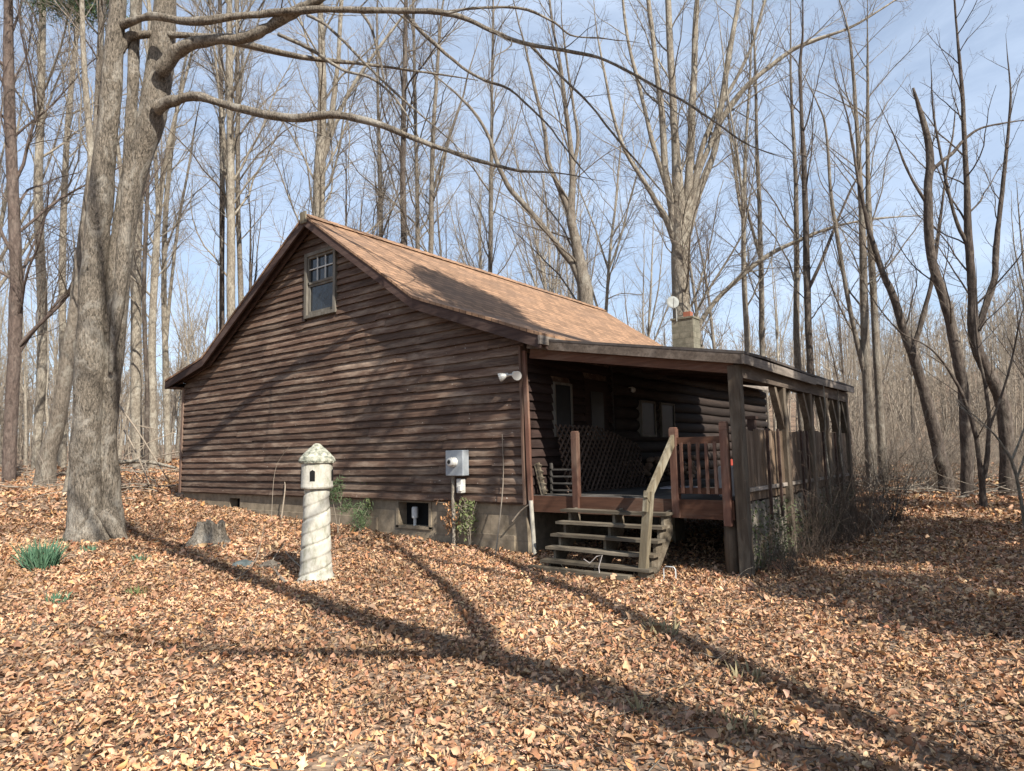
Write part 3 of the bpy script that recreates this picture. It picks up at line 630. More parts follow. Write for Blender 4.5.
# leaning stair stringer and odds on the porch
c=MB()
z=.13; base=Vector((11.42,.10,.13)); top=Vector((11.25,.16,.62)); c.beam(base,top,.04,.09,(1,0,0),.9)
for k in range(5):
    q=base.lerp(top,(k+.5)/5); c.add([q+Vector((.02,-.03,-.05)),q+Vector((.085,-.03,.02)),q+Vector((.0,-.03,.05)),q+Vector((.02,.02,-.05)),q+Vector((.085,.02,.02)),q+Vector((.0,.02,.05))],[(0,1,2),(3,5,4),(0,3,4,1),(1,4,5,2),(2,5,3,0)],.9)
c.build('notched_board','tread_wood',None,label='notched pale wooden board leaning by the corner of the porch',cat='board')
c=MB(); 
for k in range(4):
    z=.17+k*.11; c.box(11.3,11.75,.45,.50,z,z+.025,.7)
c.box(11.3,11.33,.45,.5,.13,.62); c.box(11.72,11.75,.45,.5,.13,.62); c.build('slatted_rack','deck_wood',None,label='low grey slatted rack standing against the porch siding',cat='rack')
def crumple(name,c0,sx,sy,sz,mat,label,cat,ang=0,n=9):
    c=MB(); vs=[];
    for j in range(n):
        for i in range(n):
            u=i/(n-1)*2-1; v=j/(n-1)*2-1; x=u*sx; y=v*sy; zz=sz*(1-.8*u*u)*(1-.8*v*v)*(1+.6*mnoise.noise(Vector((u*2.3+c0[0],v*2.3,c0[1]))))
            vs.append((c0[0]+x*math.cos(ang)-y*math.sin(ang),c0[1]+x*math.sin(ang)+y*math.cos(ang),c0[2]+max(zz,0)))
    fs=[(j*n+i,j*n+i+1,(j+1)*n+i+1,(j+1)*n+i) for j in range(n-1) for i in range(n-1)]
    k=len(vs); ring=[j for j in range(n)]+[j*n+n-1 for j in range(1,n)]+[(n-1)*n+j for j in range(n-2,-1,-1)]+[j*n for j in range(n-2,0,-1)]
    vs+= [(vs[r][0],vs[r][1],c0[2]-.004) for r in ring]; m=len(ring); fs+=[(ring[i],k+i,k+(i+1)%m,ring[(i+1)%m]) for i in range(m)]
    c.add(vs,fs); return c.build(name,mat,None,smooth=True,label=label,cat=cat)
crumple('paper_sheet',(12.6,2.55,.127),.34,.16,.05,'paper','crumpled pale paper lying on the porch deck beside the lattice','paper',.5)
crumple('cloth_rag',(12.9,3.9,.127),.16,.12,.06,'paper','small grey rag farther back on the porch deck','rag',.2)
c=MB(); c.box(14.05,14.4,.55,.9,.127,.55); c.build('storage_box','cushion',None,bevel=.02,label='beige plastic box on the deck behind the front railing',cat='box')
crumple('red_cushion',(13.9,1.6,.127),.25,.25,.5,'fabric_red','dark red cushion heaped on the deck behind the railing','cushion')
crumple('dark_cover',(13.2,5.6,.127),.6,.5,.85,'fabric_dark','dark covered furniture heap toward the far end of the porch','furniture',.2)
c=MB(); c.lathe([(.02,-.05),(.045,-.03),(.05,0),(.045,.03),(.02,.05)],(11.38,3.3,2.0),12); c.tube([(11.2,3.3,2.05),(11.38,3.3,2.05)],.012,6); c.build('porch_lamp','lamp_white',None,smooth=True,label='small white globe lamp on the dark porch wall',cat='lamp')
# pole inside porch
c=MB(); c.beam((13.95,1.9,.13),(13.9,2.0,1.75),.035,.035,(0,1,0)); c.build('wooden_pole','post_wood',None,label='thin pole standing upright on the porch behind the railing',cat='pole')
# wire hoop by steps, cord on steps
p,_=ground_hit(664,580); c=MB(); x_,y_,z_=p
c.tube([(x_-.0,y_,z_),(x_,y_,z_+.14),(x_+.03,y_,z_+.17),(x_+.14,y_,z_+.17),(x_+.16,y_,z_+.14),(x_+.16,y_,z_-.02)],.008,6); c.build('metal_hoop','pvc',None,label='small pale metal hoop stuck in the leaves right of the steps',cat='hoop')
c=MB(); c.tube([(12.75,-.92,-.62),(12.86,-.95,-.66),(12.95,-.93,-.57),(13.02,-.9,-.55),(12.98,-.93,-.70),(13.0,-.95,-.80)],.006,6); c.build('loose_cord','cushion',None,label='pale loose cord hanging off the lowest porch tread',cat='cord')
# ------------------------------------------------------------------ ornamental lighthouse
lx,ly=9.82,-2.97; lz=gz(lx,ly)
t=thing('garden_lighthouse',(lx,ly,lz),'weathered white concrete garden lighthouse with spiral groove and mossy cap','lighthouse ornament')
def spiral(r,th,z):
    ph=(th-z*2*math.pi/.36)%(2*math.pi); gdep=math.exp(-((ph-math.pi)/.22)**2)*.022
    return r-gdep+.007*mnoise.noise(Vector((math.cos(th)*2,math.sin(th)*2,z*5)))+.006*((ph-math.pi)/math.pi)
H=1.22; prof=[]
for i in range(90):
    z=-.08+i*(H+.08)/89; f_=max(0,z)/H; prof.append((.215-.052*f_+(.03*max(0,1-z/.12) if z<.12 else 0),z))
c=MB(); c.lathe(prof,(lx,ly,lz),48,spiral); c.build('tower','concrete_tower',t,smooth=True)
c=MB(); rn=lambda r,th,z:r+.006*mnoise.noise(Vector((math.cos(th)*3,math.sin(th)*3,z*9)))
c.lathe([(.16,H-.01),(.205,H),(.213,H+.02),(.209,H+.06),(.205,H+.31),(.209,H+.34),(.17,H+.342)],(lx,ly,lz),36,rn); lr=c.build('lantern_room','concrete_tower',t,smooth=False)
c=MB()
vd=math.atan2(CAM[1]-ly,CAM[0]-lx)
for k in range(4):
    th=vd-.28+k*math.pi/2; dx,dy=math.cos(th),math.sin(th); tx,ty=-dy,dx
    o=[(lx+dx*r_+tx*s_*.033,ly+dy*r_+ty*s_*.033,lz+H+z_) for r_ in (.17,.2125) for s_,z_ in ((-1,.10),(1,.10),(1,.23),(0,.25),(-1,.23))]
    c=MB(); c.add(o,[(4,3,2,1,0),(5,6,7,8,9)]+[(i,(i+1)%5,5+(i+1)%5,5+i) for i in range(5)]); c.build('window_opening','void',lr)
c=MB(); rr_=lambda r,th,z:r*(1+.05*mnoise.noise(Vector((math.cos(th)*2.5,math.sin(th)*2.5,z*12))))-.008*abs(math.sin(th*7+z*40))
c.lathe([(.16,H+.33),(.238,H+.34),(.247,H+.37),(.225,H+.42),(.215,H+.43),(.17,H+.485),(.16,H+.49),(.11,H+.54),(.095,H+.545),(.065,H+.575),(.05,H+.595),(.02,H+.605)],(lx,ly,lz),40,rr_); c.build('cap_roof','tower_roof',t)
def rock(name,px,py,r,sx,sy,sz,mat,label,cat='stone',seed=0,p=None):
    if p is None: p,_=ground_hit(px,py)
    nl,nk=9,14; vs=[];fs=[]
    for i in range(nl):
        ph=math.pi*i/(nl-1)
        for k in range(nk):
            th=2*math.pi*k/nk; d=Vector((math.sin(ph)*math.cos(th),math.sin(ph)*math.sin(th),math.cos(ph))); q=r*(1+.45*mnoise.noise(d*1.7+Vector((seed*3.1,0,0)))+.15*mnoise.noise(d*5+Vector((seed,2,0))))
            vs.append((p[0]+d.x*q*sx,p[1]+d.y*q*sy,p[2]+d.z*q*sz+.3*r*sz))
    fs=[(i*nk+k,i*nk+(k+1)%nk,(i+1)*nk+(k+1)%nk,(i+1)*nk+k) for i in range(nl-1) for k in range(nk)]
    c=MB(); c.add(vs,fs); return c.build(name,mat,None,label=label,cat=cat)
rock('broken_concrete',322,580,.2,1.1,.9,.32,'concrete_tower','broken slab of pale concrete at the foot of the lighthouse','rubble',2)
rock('stone',270,568,.16,1.2,.8,.5,'bark_grey','rough grey stone in the leaves between stump and lighthouse','stone',5)
rock('stone',30,467,.3,1,.8,.4,'bark_pale','pale stone on the bank at the far left edge of the woods','stone',8,p=np.array([-6,-.2,.3]))
crumple('plastic_tarp',tuple(ground_hit(243,566)[0]),.2,.13,.09,'tarp','dull blue-green plastic scrap half buried in leaves near the stump','plastic scrap',.4)
# stump
def stump(px,py,r,h,label,seed,flare=1.0):
    p,_=ground_hit(px,py); c=MB(); n=44
    jag=[h*(.72+.35*mnoise.noise(Vector((math.cos(2*math.pi*k/n)*1.8+seed,math.sin(2*math.pi*k/n)*1.8,seed)))+.10*random.random()) for k in range(n)]
    vs=[];L_=9
    for i in range(L_):
        f_=i/(L_-1)
        for k in range(n):
            th=2*math.pi*k/n; rad=r*(1+flare*math.exp(-f_*3.2)*(1.0+.55*math.sin(th*3+seed)))*(1+.10*mnoise.noise(Vector((math.cos(th)*4,math.sin(th)*4,f_*1.5+seed)))+.035*math.sin(th*13))
            vs.append((p[0]+rad*math.cos(th),p[1]+rad*math.sin(th),p[2]-.10+(jag[k]+.10)*f_))
    for k in range(n):
        th=2*math.pi*k/n; vs.append((p[0]+r*.78*math.cos(th),p[1]+r*.78*math.sin(th),p[2]+jag[k]*.93))
    for k in range(n):
        th=2*math.pi*k/n; vs.append((p[0]+r*.5*math.cos(th),p[1]+r*.5*math.sin(th),p[2]+h*.25))
    m=L_+2; fs=[(i*n+k,i*n+(k+1)%n,(i+1)*n+(k+1)%n,(i+1)*n+k) for i in range(m-1) for k in range(n)]+[tuple((m-1)*n+k for k in range(n))]
    c.add(vs,fs); return c.build('tree_stump','bark_big',None,smooth=True,label=label,cat='stump')
stump(211,544,.21,.45,'jagged hollow grey stump in the leaves left of the lighthouse',1.3,1.7)
stump(389,524,.09,.38,'small narrow stub of a stump against the foundation by the vent',4.1,.3)
# ------------------------------------------------------------------ trees
def tubes(polys,sides):
    """polys: list of (P (n,3), R (n,)) -> V,F"""
    by={}
    for P,Rr in polys: by.setdefault(len(P),[]).append((P,Rr))
    Vs=[];Fs=[];off=0
    th=2*np.pi*np.arange(sides)/sides; cs,sn=np.cos(th),np.sin(th)
    for n,lst in by.items():
        P=np.array([a for a,_ in lst]); Rr=np.array([b for _,b in lst]); T=np.gradient(P,axis=1); T/=np.linalg.norm(T,axis=2,keepdims=True)+1e-9
        tm=T.mean(1); ref=np.where(np.abs(tm[:,2:3])<.8,np.array([[0,0,1.]]),np.array([[1.,0,0]]))[:,None,:]
        A=np.cross(T,np.broadcast_to(ref,T.shape)); A/=np.linalg.norm(A,axis=2,keepdims=True)+1e-9; B=np.cross(T,A)
        V=P[:,:,None,:]+Rr[:,:,None,None]*(A[:,:,None,:]*cs[None,None,:,None]+B[:,:,None,:]*sn[None,None,:,None])
        k=len(lst); idx=np.arange(k*n*sides).reshape(k,n,sides)+off; nx=np.roll(idx,-1,2)
        F=np.stack([idx[:,:-1],nx[:,:-1],nx[:,1:],idx[:,1:]],-1).reshape(-1,4); Vs.append(V.reshape(-1,3)); Fs.append(F); off+=k*n*sides
    return np.concatenate(Vs),np.concatenate(Fs)
def unit(v): return v/(np.linalg.norm(v)+1e-9)
def make_branch(p,d,Ln,r0,n,wander,up,rnd,r1=None):
    pts=[np.array(p,float)]; d=unit(np.array(d,float)); s=Ln/(n-1)
    for i in range(n-1):
        d=unit(d+rnd.normal(0,wander,3)+np.array([0,0,up])); pts.append(pts[-1]+d*s)
    P=np.array(pts); R_=np.linspace(r0,(r0*.35 if r1 is None else r1),n); return P,R_
def child_dir(d,ang,rnd,azb=None):
    d=unit(d); ref=np.array([0,0,1.]) if abs(d[2])<.9 else np.array([1.,0,0]); a=unit(np.cross(d,ref)); b=np.cross(d,a); ph=rnd.uniform(0,2*np.pi)
    return unit(d*math.cos(ang)+(a*math.cos(ph)+b*math.sin(ph))*math.sin(ang))
def sprout(P,Rr,levels,spec,rnd,out,start=.25,lvl=0,Ltot=None):
    """spec[lvl]=(count per metre, length ratio lo, hi, angle lo, hi, wander, up, npts)"""
    if lvl>=levels: return
    dens,l0,l1,a0,a1,wd,up,n=spec[lvl]
    seg=np.linalg.norm(np.diff(P,axis=0),axis=1); cum=np.concatenate([[0],np.cumsum(seg)]); Lt=cum[-1]
    cnt=max(1,int(dens*Lt*(1-start)+rnd.random()))
    for k in range(cnt):
        t=start+(1-start)*((k+rnd.random())/cnt); s=t*Lt; i=min(np.searchsorted(cum,s)-1,len(P)-2); i=max(i,0); f=(s-cum[i])/max(seg[i],1e-6)
        p=P[i]+(P[i+1]-P[i])*f; r=Rr[i]+(Rr[i+1]-Rr[i])*f; d=P[i+1]-P[i]
        ref=Ltot if (Ltot and lvl==0) else Lt
        ln=ref*rnd.uniform(l0,l1)*(1.15-.75*t); ln=max(ln,.12)
        rr=min(r*rnd.uniform(.35,.6),ln*.0085+.002); rr=max(rr,.0028)
        c=make_branch(p,child_dir(d,rnd.uniform(a0,a1),rnd),ln,rr,n,wd,up,rnd,max(.0022,rr*.25)); out[lvl].append(c)
        sprout(c[0],c[1],levels,spec,rnd,out,.12,lvl+1)
SPEC=[(1.6,.12,.28,R(22),R(52),.12,.05,9),(3.6,.25,.5,R(22),R(58),.15,.04,7),(7.0,.3,.65,R(25),R(60),.15,.03,4)]
def smooth_path(pts,sub=6):
    pts=np.array(pts,float); n=len(pts); out=[]
    for i in range(n-1):
        p0=pts[max(i-1,0)];p1=pts[i];p2=pts[i+1];p3=pts[min(i+2,n-1)]
        for k in range(sub):
            t=k/sub; out.append(.5*((2*p1)+(-p0+p2)*t+(2*p0-5*p1+4*p2-p3)*t*t+(-p0+3*p1-3*p2+p3)*t**3))
    out.append(pts[-1]); return np.array(out)
def tree_from(stems,base,name,label,cat,barkm,twigm,group=None,spec=SPEC,levels=3,seed=0,start=.35,sides=10,bumpy=0,starts=None,fine=True,extra_parts=None):
    """stems: list of (P,R) world polylines; first is trunk"""
    rnd=np.random.default_rng(seed); root=thing(name,tuple(base),label,cat,group); base=np.array(base)
    Vt,Ft=tubes(stems,sides)
    if bumpy:
        q=Vt; nn=np.array([mnoise.noise(Vector((a*3,b*3,c*1.2)))+.5*mnoise.noise(Vector((a*9,b*9,c*3))) for a,b,c in q]); cen=q; 
        # displace horizontally along noise
        ctr=np.concatenate([np.repeat(P,sides,0) for P,_ in sorted(stems,key=lambda s:0)]) if len({len(P) for P,_ in stems})==1 else None
        Vt=Vt+np.stack([nn,np.roll(nn,7),nn*0],-1)*bumpy
    out=[[] for _ in range(4)]
    for j,(P,Rr) in enumerate(stems):
        st_=(starts[j] if starts else start)
        if st_<1: sprout(P,Rr,levels,spec,rnd,out,st_)
    if out[0]:
        V,F=tubes(out[0],5); Ft=np.concatenate([Ft,F+len(Vt)]); Vt=np.concatenate([Vt,V])
    link('trunk',np_mesh('trunk',Vt-base,Ft,True),barkm,root)
    tw=[p for o in out[1:] for p in o]
    if tw:
        V,F=tubes(tw,3); link('crown',np_mesh('crown',V-base,F,True),twigm,root)
    return root
WSC=.85
def px_stem(pts,depth,ddepth=0,sub=5):
    """pts in photo measure (x,y,width) at a real distance -> world path and radii"""
    P=[];Rr=[];m=len(pts)
    for i,q in enumerate(pts):
        d=depth+ddepth*i/(m-1) if not hasattr(ddepth,'__len__') else depth+ddepth[min(i,len(ddepth)-1)]
        P.append(at(q[0],q[1],d)); Rr.append(q[2]*.5*d/FPX*WSC)
    if pts[-1][2]>1.2 and not (abs(pts[-1][0]-913)<1):
        d=unit(P[-1]-P[-2]); r2=np.random.default_rng(int(abs(pts[-1][0]*7+pts[-1][1]))); Lx=Rr[-1]*70; q=P[-1]; rl=Rr[-1]
        for i in (1,2,3): d=unit(d+r2.normal(0,.09,3)); q=q+d*Lx/3; P.append(q); Rr.append(rl*(1-.3*i))
    S=smooth_path(np.column_stack([P,Rr]),sub)
    r3=np.random.default_rng(int(abs(pts[0][0]*13+pts[0][1]*3+pts[-1][0]))); k=r3.normal(0,1,len(S)); k=(k+np.roll(k,1)+np.roll(k,-1))/3; q=r3.normal(0,1,(len(S),3)); q=(q+np.roll(q,1,0)+np.roll(q,-1,0))/3
    am=np.minimum(1,.07/S[:,3]); S[:,:3]+=q*(S[:,3]*am)[:,None]*.22; S[:,3]*=1+.12*k*am
    return S[:,:3],np.maximum(S[:,3],.004)
def traced(name,depth,stems,label,barkm,twigm,cat='tree',**k):
    S=[]
    for s in stems:
        if isinstance(s,tuple): s_,dd=s
        else: s_,dd=s,0
        S.append(px_stem(s_,depth,dd))
    P,Rr=S[0]; b=P[0].copy(); g=gz(b[0],b[1])
    # reach down to the ground
    if b[2]>g-.05:
        dn=(P[0]-P[3]); dn=unit(dn); dn=unit(dn+np.array([0,0,-2.5])) ; t=(b[2]-(g-.15))/(-dn[2]); q=b+dn*t; q[2]=gz(q[0],q[1])-.15
        kk=6; ex=np.array([q+(b-q)*i/kk for i in range(kk)]); er=np.array([Rr[0]*(1.35-.35*i/kk) for i in range(kk)])
        S[0]=(np.vstack([ex,P]),np.concatenate([er,Rr])); b=q
    b=b.copy(); b[2]=gz(b[0],b[1])
    return tree_from(S,b,name,label,cat,barkm,twigm,**k)
# --- big double-trunk tree at left
bigb,bd=ground_hit(92,541)
S1=[(92,560,78),(91,545,60),(88,522,45),(86,500,38),(86,470,34),(87,430,31),(89,380,30),(91,330,29),(95,260,27),(101,200,26),(108,130,22),(113,60,20),(117,0,18),(121,-60,16),(128,-200,11),(134,-330,6)]
S2=[(107,550,44),(108,530,36),(107,490,27),(106,440,23),(110,380,24),(115,320,25),(120,260,25),(128,200,25),(143,150,27),(154,105,30),(162,50,28),(165,0,25),(171,-80,18),(182,-220,12),(190,-330,6)]
S3=[(110,372,5),(117,320,11),(123,255,13),(128,180,13),(131,120,12),(134,60,12),(136,0,12),(141,-100,9),(150,-240,5)]
BC=[(157,108,17),(170,102,13),(182,99,11),(200,97,11),(222,104,10),(250,112,10),(290,118,9),(330,114,9),(370,122,8),(400,133,7),(440,148,6),(480,161,4.5),(515,170,3.5),(550,172,2)]
BB=[(160,72,17),(173,56,16),(188,45,14),(215,39,12),(240,39,12),(265,30,12),(288,16,12),(312,3,12),(340,-14,10),(390,-50,9),(460,-90,5)]
B2=[(112,58,12),(120,50,10),(130,38,9),(142,35,8),(170,35,8),(212,38,9)]
BA=[(120,26,11),(135,20,9),(155,17,9),(200,22,9),(250,14,8),(300,11,8),(340,9,7.5),(380,11,7),(420,11,6.5),(455,15,6),(490,30,5),(520,42,5),(560,50,4),(600,58,3.5),(640,78,3),(690,105,2.5),(740,140,2)]
LSC=1
C1=[(307,15,4),(325,25,3.5),(340,38,3.2),(369,67,3),(407,103,2.4),(450,140,1.6)]
C2=[(278,34,4),(295,42,4),(318,54,3.8),(343,70,3.4),(369,78,3),(395,98,2.4),(420,140,1.6)]
C3=[(362,12,3.5),(372,30,3),(380,60,2.6),(384,80,2.2)]
C4=[(405,13,4.5),(425,35,4),(450,58,3.6),(480,78,3.2),(510,90,2.8),(545,122,2.2),(575,160,1.6)]
C5=[(529,44,3.5),(555,70,3),(590,105,2.6),(620,142,2.2),(660,189,1.6)]
C6=[(440,13,3.5),(475,8,3),(520,8,2.8),(550,20,2.4),(570,35,2),(600,38,1.5)]
BIGSPEC=[(1.2,.10,.22,R(30),R(62),.10,.02,8),(2.2,.25,.5,R(28),R(60),.11,.02,5),(3.2,.3,.6,R(25),R(60),.12,.02,4)]
traced('double_trunk_tree',bd,[(S1,0),(S2,[.25]*15),(S3,.3),(BC,[0]+[-.1,-.2,-.35,-.5,-.7,-.9,-1.1,-1.3,-1.5,-1.6,-1.8,-2]),(BB,[0,-.1,-.2,-.3,-.4,-.5,-.6,-.7,-.8,-.9,-1.]),(B2,.2),(BA,-2.5),(C1,-.6),(C2,-.5),(C3,0),(C4,0),(C5,0),(C6,0),([(88,508,26),(76,530,20),(58,549,11)],-.1),([(90,510,26),(94,538,20),(98,562,10)],-.35),([(106,512,22),(117,532,17),(134,550,8)],0),([(86,512,24),(78,540,18),(72,560,10)],-.3)],
  'massive double-trunk tree in the left foreground with limbs arching over the cabin','bark_big','twig_dark',seed=3,sides=20,spec=BIGSPEC,bumpy=.022,
  starts=[.62,.7,.5,.3,.3,1,.15,.2,.2,.2,.2,.2,.2,1,1,1,1])
# --- traced mid trees
WSC=.74
LEFT=[
 ('pine_tree',21,[[(8,500,17),(12,400,16),(16,300,16),(16,250,15),(12,180,14),(9,100,14),(8,0,12),(9,-150,8),(9,-260,4)]],'dark reddish pine trunk with dead stubs at the left edge','bark_red','twig_dark',.15),
 ('forest_tree',27,[[(34,490,11),(40,400,12),(42,300,12),(38,200,11),(40,130,10),(42,50,9),(44,-60,7),(46,-160,4)]],'pale slender trunk just right of the dark pine at the left edge','bark_pale','twig_pale',.4),
 ('forest_tree',20,[[(44,485,28),(49,455,22),(60,410,20),(68,360,18),(76,300,16),(84,230,13),(94,150,10),(100,60,8),(104,-60,5)]],'leaning dark-based tree left of the big double trunk','bark_grey','twig_dark',.45),
 ('forest_tree',17,[[(70,492,20),(76,455,16),(82,400,13),(88,340,12),(94,250,11),(90,150,9),(84,60,7),(80,-40,5)]],'lichen-spotted pale tree right behind the big double trunk','bark_pale','twig_pale',.5),
 ('forest_tree',30,[[(62,470,10),(64,380,10),(62,300,9),(66,150,8),(76,40,6),(82,-60,4)]],'thin pale trunk between the leaning tree and the double trunk','bark_pale','twig_pale',.4),
 ('forest_tree',30,[[(138,470,14),(136,380,14),(137,250,12),(142,150,9),(150,40,6)],[(137,330,7),(128,250,6),(122,180,5),(112,100,4)]],'pale forked trunk just right of the big double trunk','bark_pale','twig_pale',.35),
 ('forest_tree',28,[[(153,468,11),(152,380,10),(153,300,9),(160,200,7),(172,130,5),(190,60,3)],[(153,330,6),(158,240,5),(155,150,4),(150,90,3)]],'pale multi-stem tree midway between double trunk and cabin','bark_pale','twig_pale',.3),
 ('forest_tree',25,[[(146,472,6),(147,400,6),(144,300,6),(147,200,5),(152,100,3)]],'narrow dark trunk among pale ones left of the cabin','bark_dark','twig_dark',.4),
 ('forest_tree',33,[[(168,465,9),(166,380,8),(164,280,7),(168,180,6),(180,90,4)],[(166,340,5),(176,240,4),(190,160,3)]],'pale tree nearest the cabin left wall corner','bark_pale','twig_pale',.3),
 ('forest_tree',31,[[(222,400,7),(222,300,7),(222,200,6.5),(221,100,6),(220,0,5.5),(219,-150,3)]],'straight dark trunk rising behind the left roof slope','bark_dark','twig_dark',.5),
 ('forest_tree',27,[[(232,400,11),(231,300,11),(231,200,10),(230,100,9),(229,0,7),(229,-120,4)]],'straight pale trunk beside the dark one behind the left roof slope','bark_pale','twig_pale',.35),
 ('forest_tree',29,[[(242,400,7),(241,300,7),(238,200,6),(238,100,5.5),(237,0,5),(236,-100,3)],[(241,290,4),(250,320,4),(252,345,4)]],'grey trunk with a crook right of the pair behind the left roof','bark_grey','twig_pale',.35),
 ('forest_tree',28,[[(318,320,17),(318,230,16),(320,170,15),(322,120,12),(322,60,10),(320,0,8),(318,-90,5)],[(321,165,9),(330,130,8),(338,60,6),(341,0,5),(345,-60,3)],[(326,150,6),(345,100,5),(370,60,4),(400,20,3)]],'thick trunk standing behind the gable peak with forked top','bark_pale','twig_pale',.25),
 ('forest_tree',30,[[(404,330,9),(404,250,9),(403,170,8),(404,100,6.5),(406,0,5),(407,-80,3)]],'dark trunk behind the roof ridge midway from peak to chimney','bark_dark','twig_dark',.4),
 ('forest_tree',33,[[(419,330,6),(418,240,6),(416,150,5),(414,60,4),(412,-40,3)]],'thin trunk just right of the dark one behind the ridge','bark_grey','twig_pale',.35),
 ('forest_tree',31,[[(431,330,7),(431,235,7),(432,170,6),(436,90,5),(442,10,3)],[(431,200,4),(445,150,4),(462,100,3)]],'grey forked trunk behind the ridge near its middle','bark_grey','twig_pale',.3),
 ('forest_tree',36,[[(380,330,6),(381,235,6),(380,180,6),(378,100,4),(377,20,3)]],'thin grey trunk behind the ridge just right of the gable peak','bark_grey','twig_pale',.3),
 ('forest_tree',36,[[(490,340,6),(490,262,6),(491,200,6),(492,100,4),(493,20,3)]],'slim straight trunk behind the far half of the ridge','bark_grey','twig_pale',.3),
 ('crooked_tree',26,[[(588,380,21),(586,300,20),(581,270,18),(575,240,14),(571,215,12),(572,180,9),(571,150,7),(566,110,6),(561,70,5),(552,20,3.5),(545,-40,2.5)],
    [(584,292,10),(576,270,10),(568,258,9),(550,236,8),(530,211,8),(510,188,7),(498,165,6),(490,140,5),(476,115,4),(458,95,3)],[(571,215,8),(560,190,7),(548,160,6),(545,130,5),(535,90,4),(526,50,3)],[(572,175,6),(578,140,5),(574,110,4),(568,70,3)]],
    'crooked tree with sweeping left limb behind the roof ridge end','bark_grey','twig_dark',.2),
 ('vase_shaped_tree',26,[[(684,420,27),(683,345,25),(681,300,24),(680,260,23),(680,225,20),(676,150,11),(672,80,9),(668,0,8),(664,-90,4)],
    [(676,240,12),(670,200,10),(665,170,9),(662,120,8),(655,60,7),(648,0,6),(640,-60,3)],[(682,240,13),(688,190,11),(691,140,10),(693,90,9),(695,40,8),(698,-30,5)],
    [(684,250,13),(692,215,11),(703,180,10),(715,150,9),(722,100,8),(730,50,7),(740,-10,4)],[(683,245,10),(694,190,8),(708,150,7),(732,103,7),(765,70,6),(800,46,5),(850,28,3.5),(892,2,2)],
    [(690,205,8),(702,150,7),(715,115,6),(735,80,5),(752,45,4),(768,-10,3)],[(676,245,9),(664,215,8),(648,188,6),(625,150,5),(612,110,4),(602,60,3)],[(672,200,7),(655,150,6),(640,90,5),(628,40,4),(620,-20,3)],
    [(690,350,7),(703,318,7),(730,286,6.5),(767,256,6),(800,240,5),(830,228,4),(860,221,3),(897,217,2)]],
    'tall vase-shaped tree with many upright limbs behind the chimney','bark_pale','twig_dark',.18),
 ('forest_tree',27,[[(763,420,8),(762,350,7.5),(761,290,7),(760,230,6),(757,150,5),(755,60,3)],[(761,260,4),(745,200,3.5),(735,150,3)]],'grey pole-like tree right of the chimney over the porch roof','bark_grey','twig_pale',.3),
 ('forest_tree',25,[[(811,470,10),(810,370,9),(808,300,9),(806,230,7.5),(803,150,6),(800,70,4)],[(808,290,5),(820,265,4.5),(830,240,4),(846,200,3)]],'dark upright tree standing just beyond the porch roof edge','bark_dark','twig_dark',.3),
 ('forest_tree',24,[[(872,486,14),(868,400,12),(865,330,11),(863,250,9),(860,180,7),(855,100,5),(850,40,3)],[(867,380,8),(852,320,6),(842,265,5),(832,200,4),(826,130,3)]],'pale two-stem tree just right of the porch end','bark_grey','twig_pale',.25),
 ('forest_tree',25,[[(884,486,12),(879,400,10),(875,330,9),(871,250,8),(868,170,6),(868,90,4)]],'mottled trunk leaning gently left beside the two-stem tree','bark_grey','twig_pale',.3),
 ('leaning_tree',22,[[(948,494,20),(944,470,18),(938,450,17),(930,415,15),(918,370,13),(906,335,12),(892,292,9),(882,270,8),(870,230,6),(860,190,4),(852,140,3)],[(912,350,7),(925,310,6),(934,270,5),(940,220,4),(948,160,3)]],
   'dark tree leaning left at the right side of the clearing','bark_dark','twig_dark',.3),
 ('snag_tree',20,[[(968,494,17),(966,440,15),(963,390,14),(956,350,13),(947,312,13),(938,280,12),(930,250,11),(928,190,11),(930,155,9.5),(924,122,7),(913,88,3)],[(931,170,6),(950,155,5),(964,140,4),(982,128,3),(1010,122,2)],[(931,210,5),(918,190,4),(905,165,3),(896,140,2)]],
   'broken-topped dark snag at the right of the clearing','bark_dark','twig_dark',.4),
 ('forked_tree',20,[[(1009,498,24),(1008,450,20),(1001,400,17),(987,370,15),(975,340,14),(972,290,11),(969,240,10),(966,170,7),(962,90,5),(956,20,3)],[(977,330,9),(986,305,9),(995,275,8),(997,240,7),(1003,180,5),(1010,110,3)],[(970,250,6),(958,225,5),(948,190,4),(936,130,3)]],
   'stout forked dark tree near the right edge','bark_dark','twig_dark',.25),
]
lab_seed=10
for nm,dp,stems,lb,bk,tw,st_ in LEFT:
    lab_seed+=1; traced(nm,dp,stems,lb,bk,tw,seed=lab_seed,start=st_)
p,d=ground_hit(984,510)
SMALL=[(1.6,.25,.45,R(20),R(50),.10,.05,7),(3,.3,.5,R(20),R(50),.12,.03,5),(4,.3,.6,R(25),R(60),.1,.02,4)]
traced('small_tree',d,[[(984,514,9),(983,490,8),(980,465,7),(974,430,6),(965,400,4.5),(950,372,3.5),(930,348,2.5),(905,335,1.5)],[(983,480,7),(988,450,6),(989,420,5),(985,385,4),(978,350,3),(975,310,2)],[(989,430,4),(1000,400,3),(1012,360,2.5),(1020,320,1.5)]],'small dark forked understory tree in front of the snag','bark_dark','twig_dark',seed=60,spec=SMALL,start=.3,sides=7)
p,d=ground_hit(1026,534)
traced('sapling',d,[[(1027,536,5),(1022,505,5),(1016,475,4.5),(1010,458,4),(1000,442,3),(988,428,2)],[(1012,460,3.5),(1018,445,3),(1026,425,2)],[(1017,478,3),(1030,440,2.5),(1040,400,2)]],'thin pale sapling leaning in at the right edge','bark_pale','twig_pale',seed=61,spec=SMALL,start=.5,sides=6)
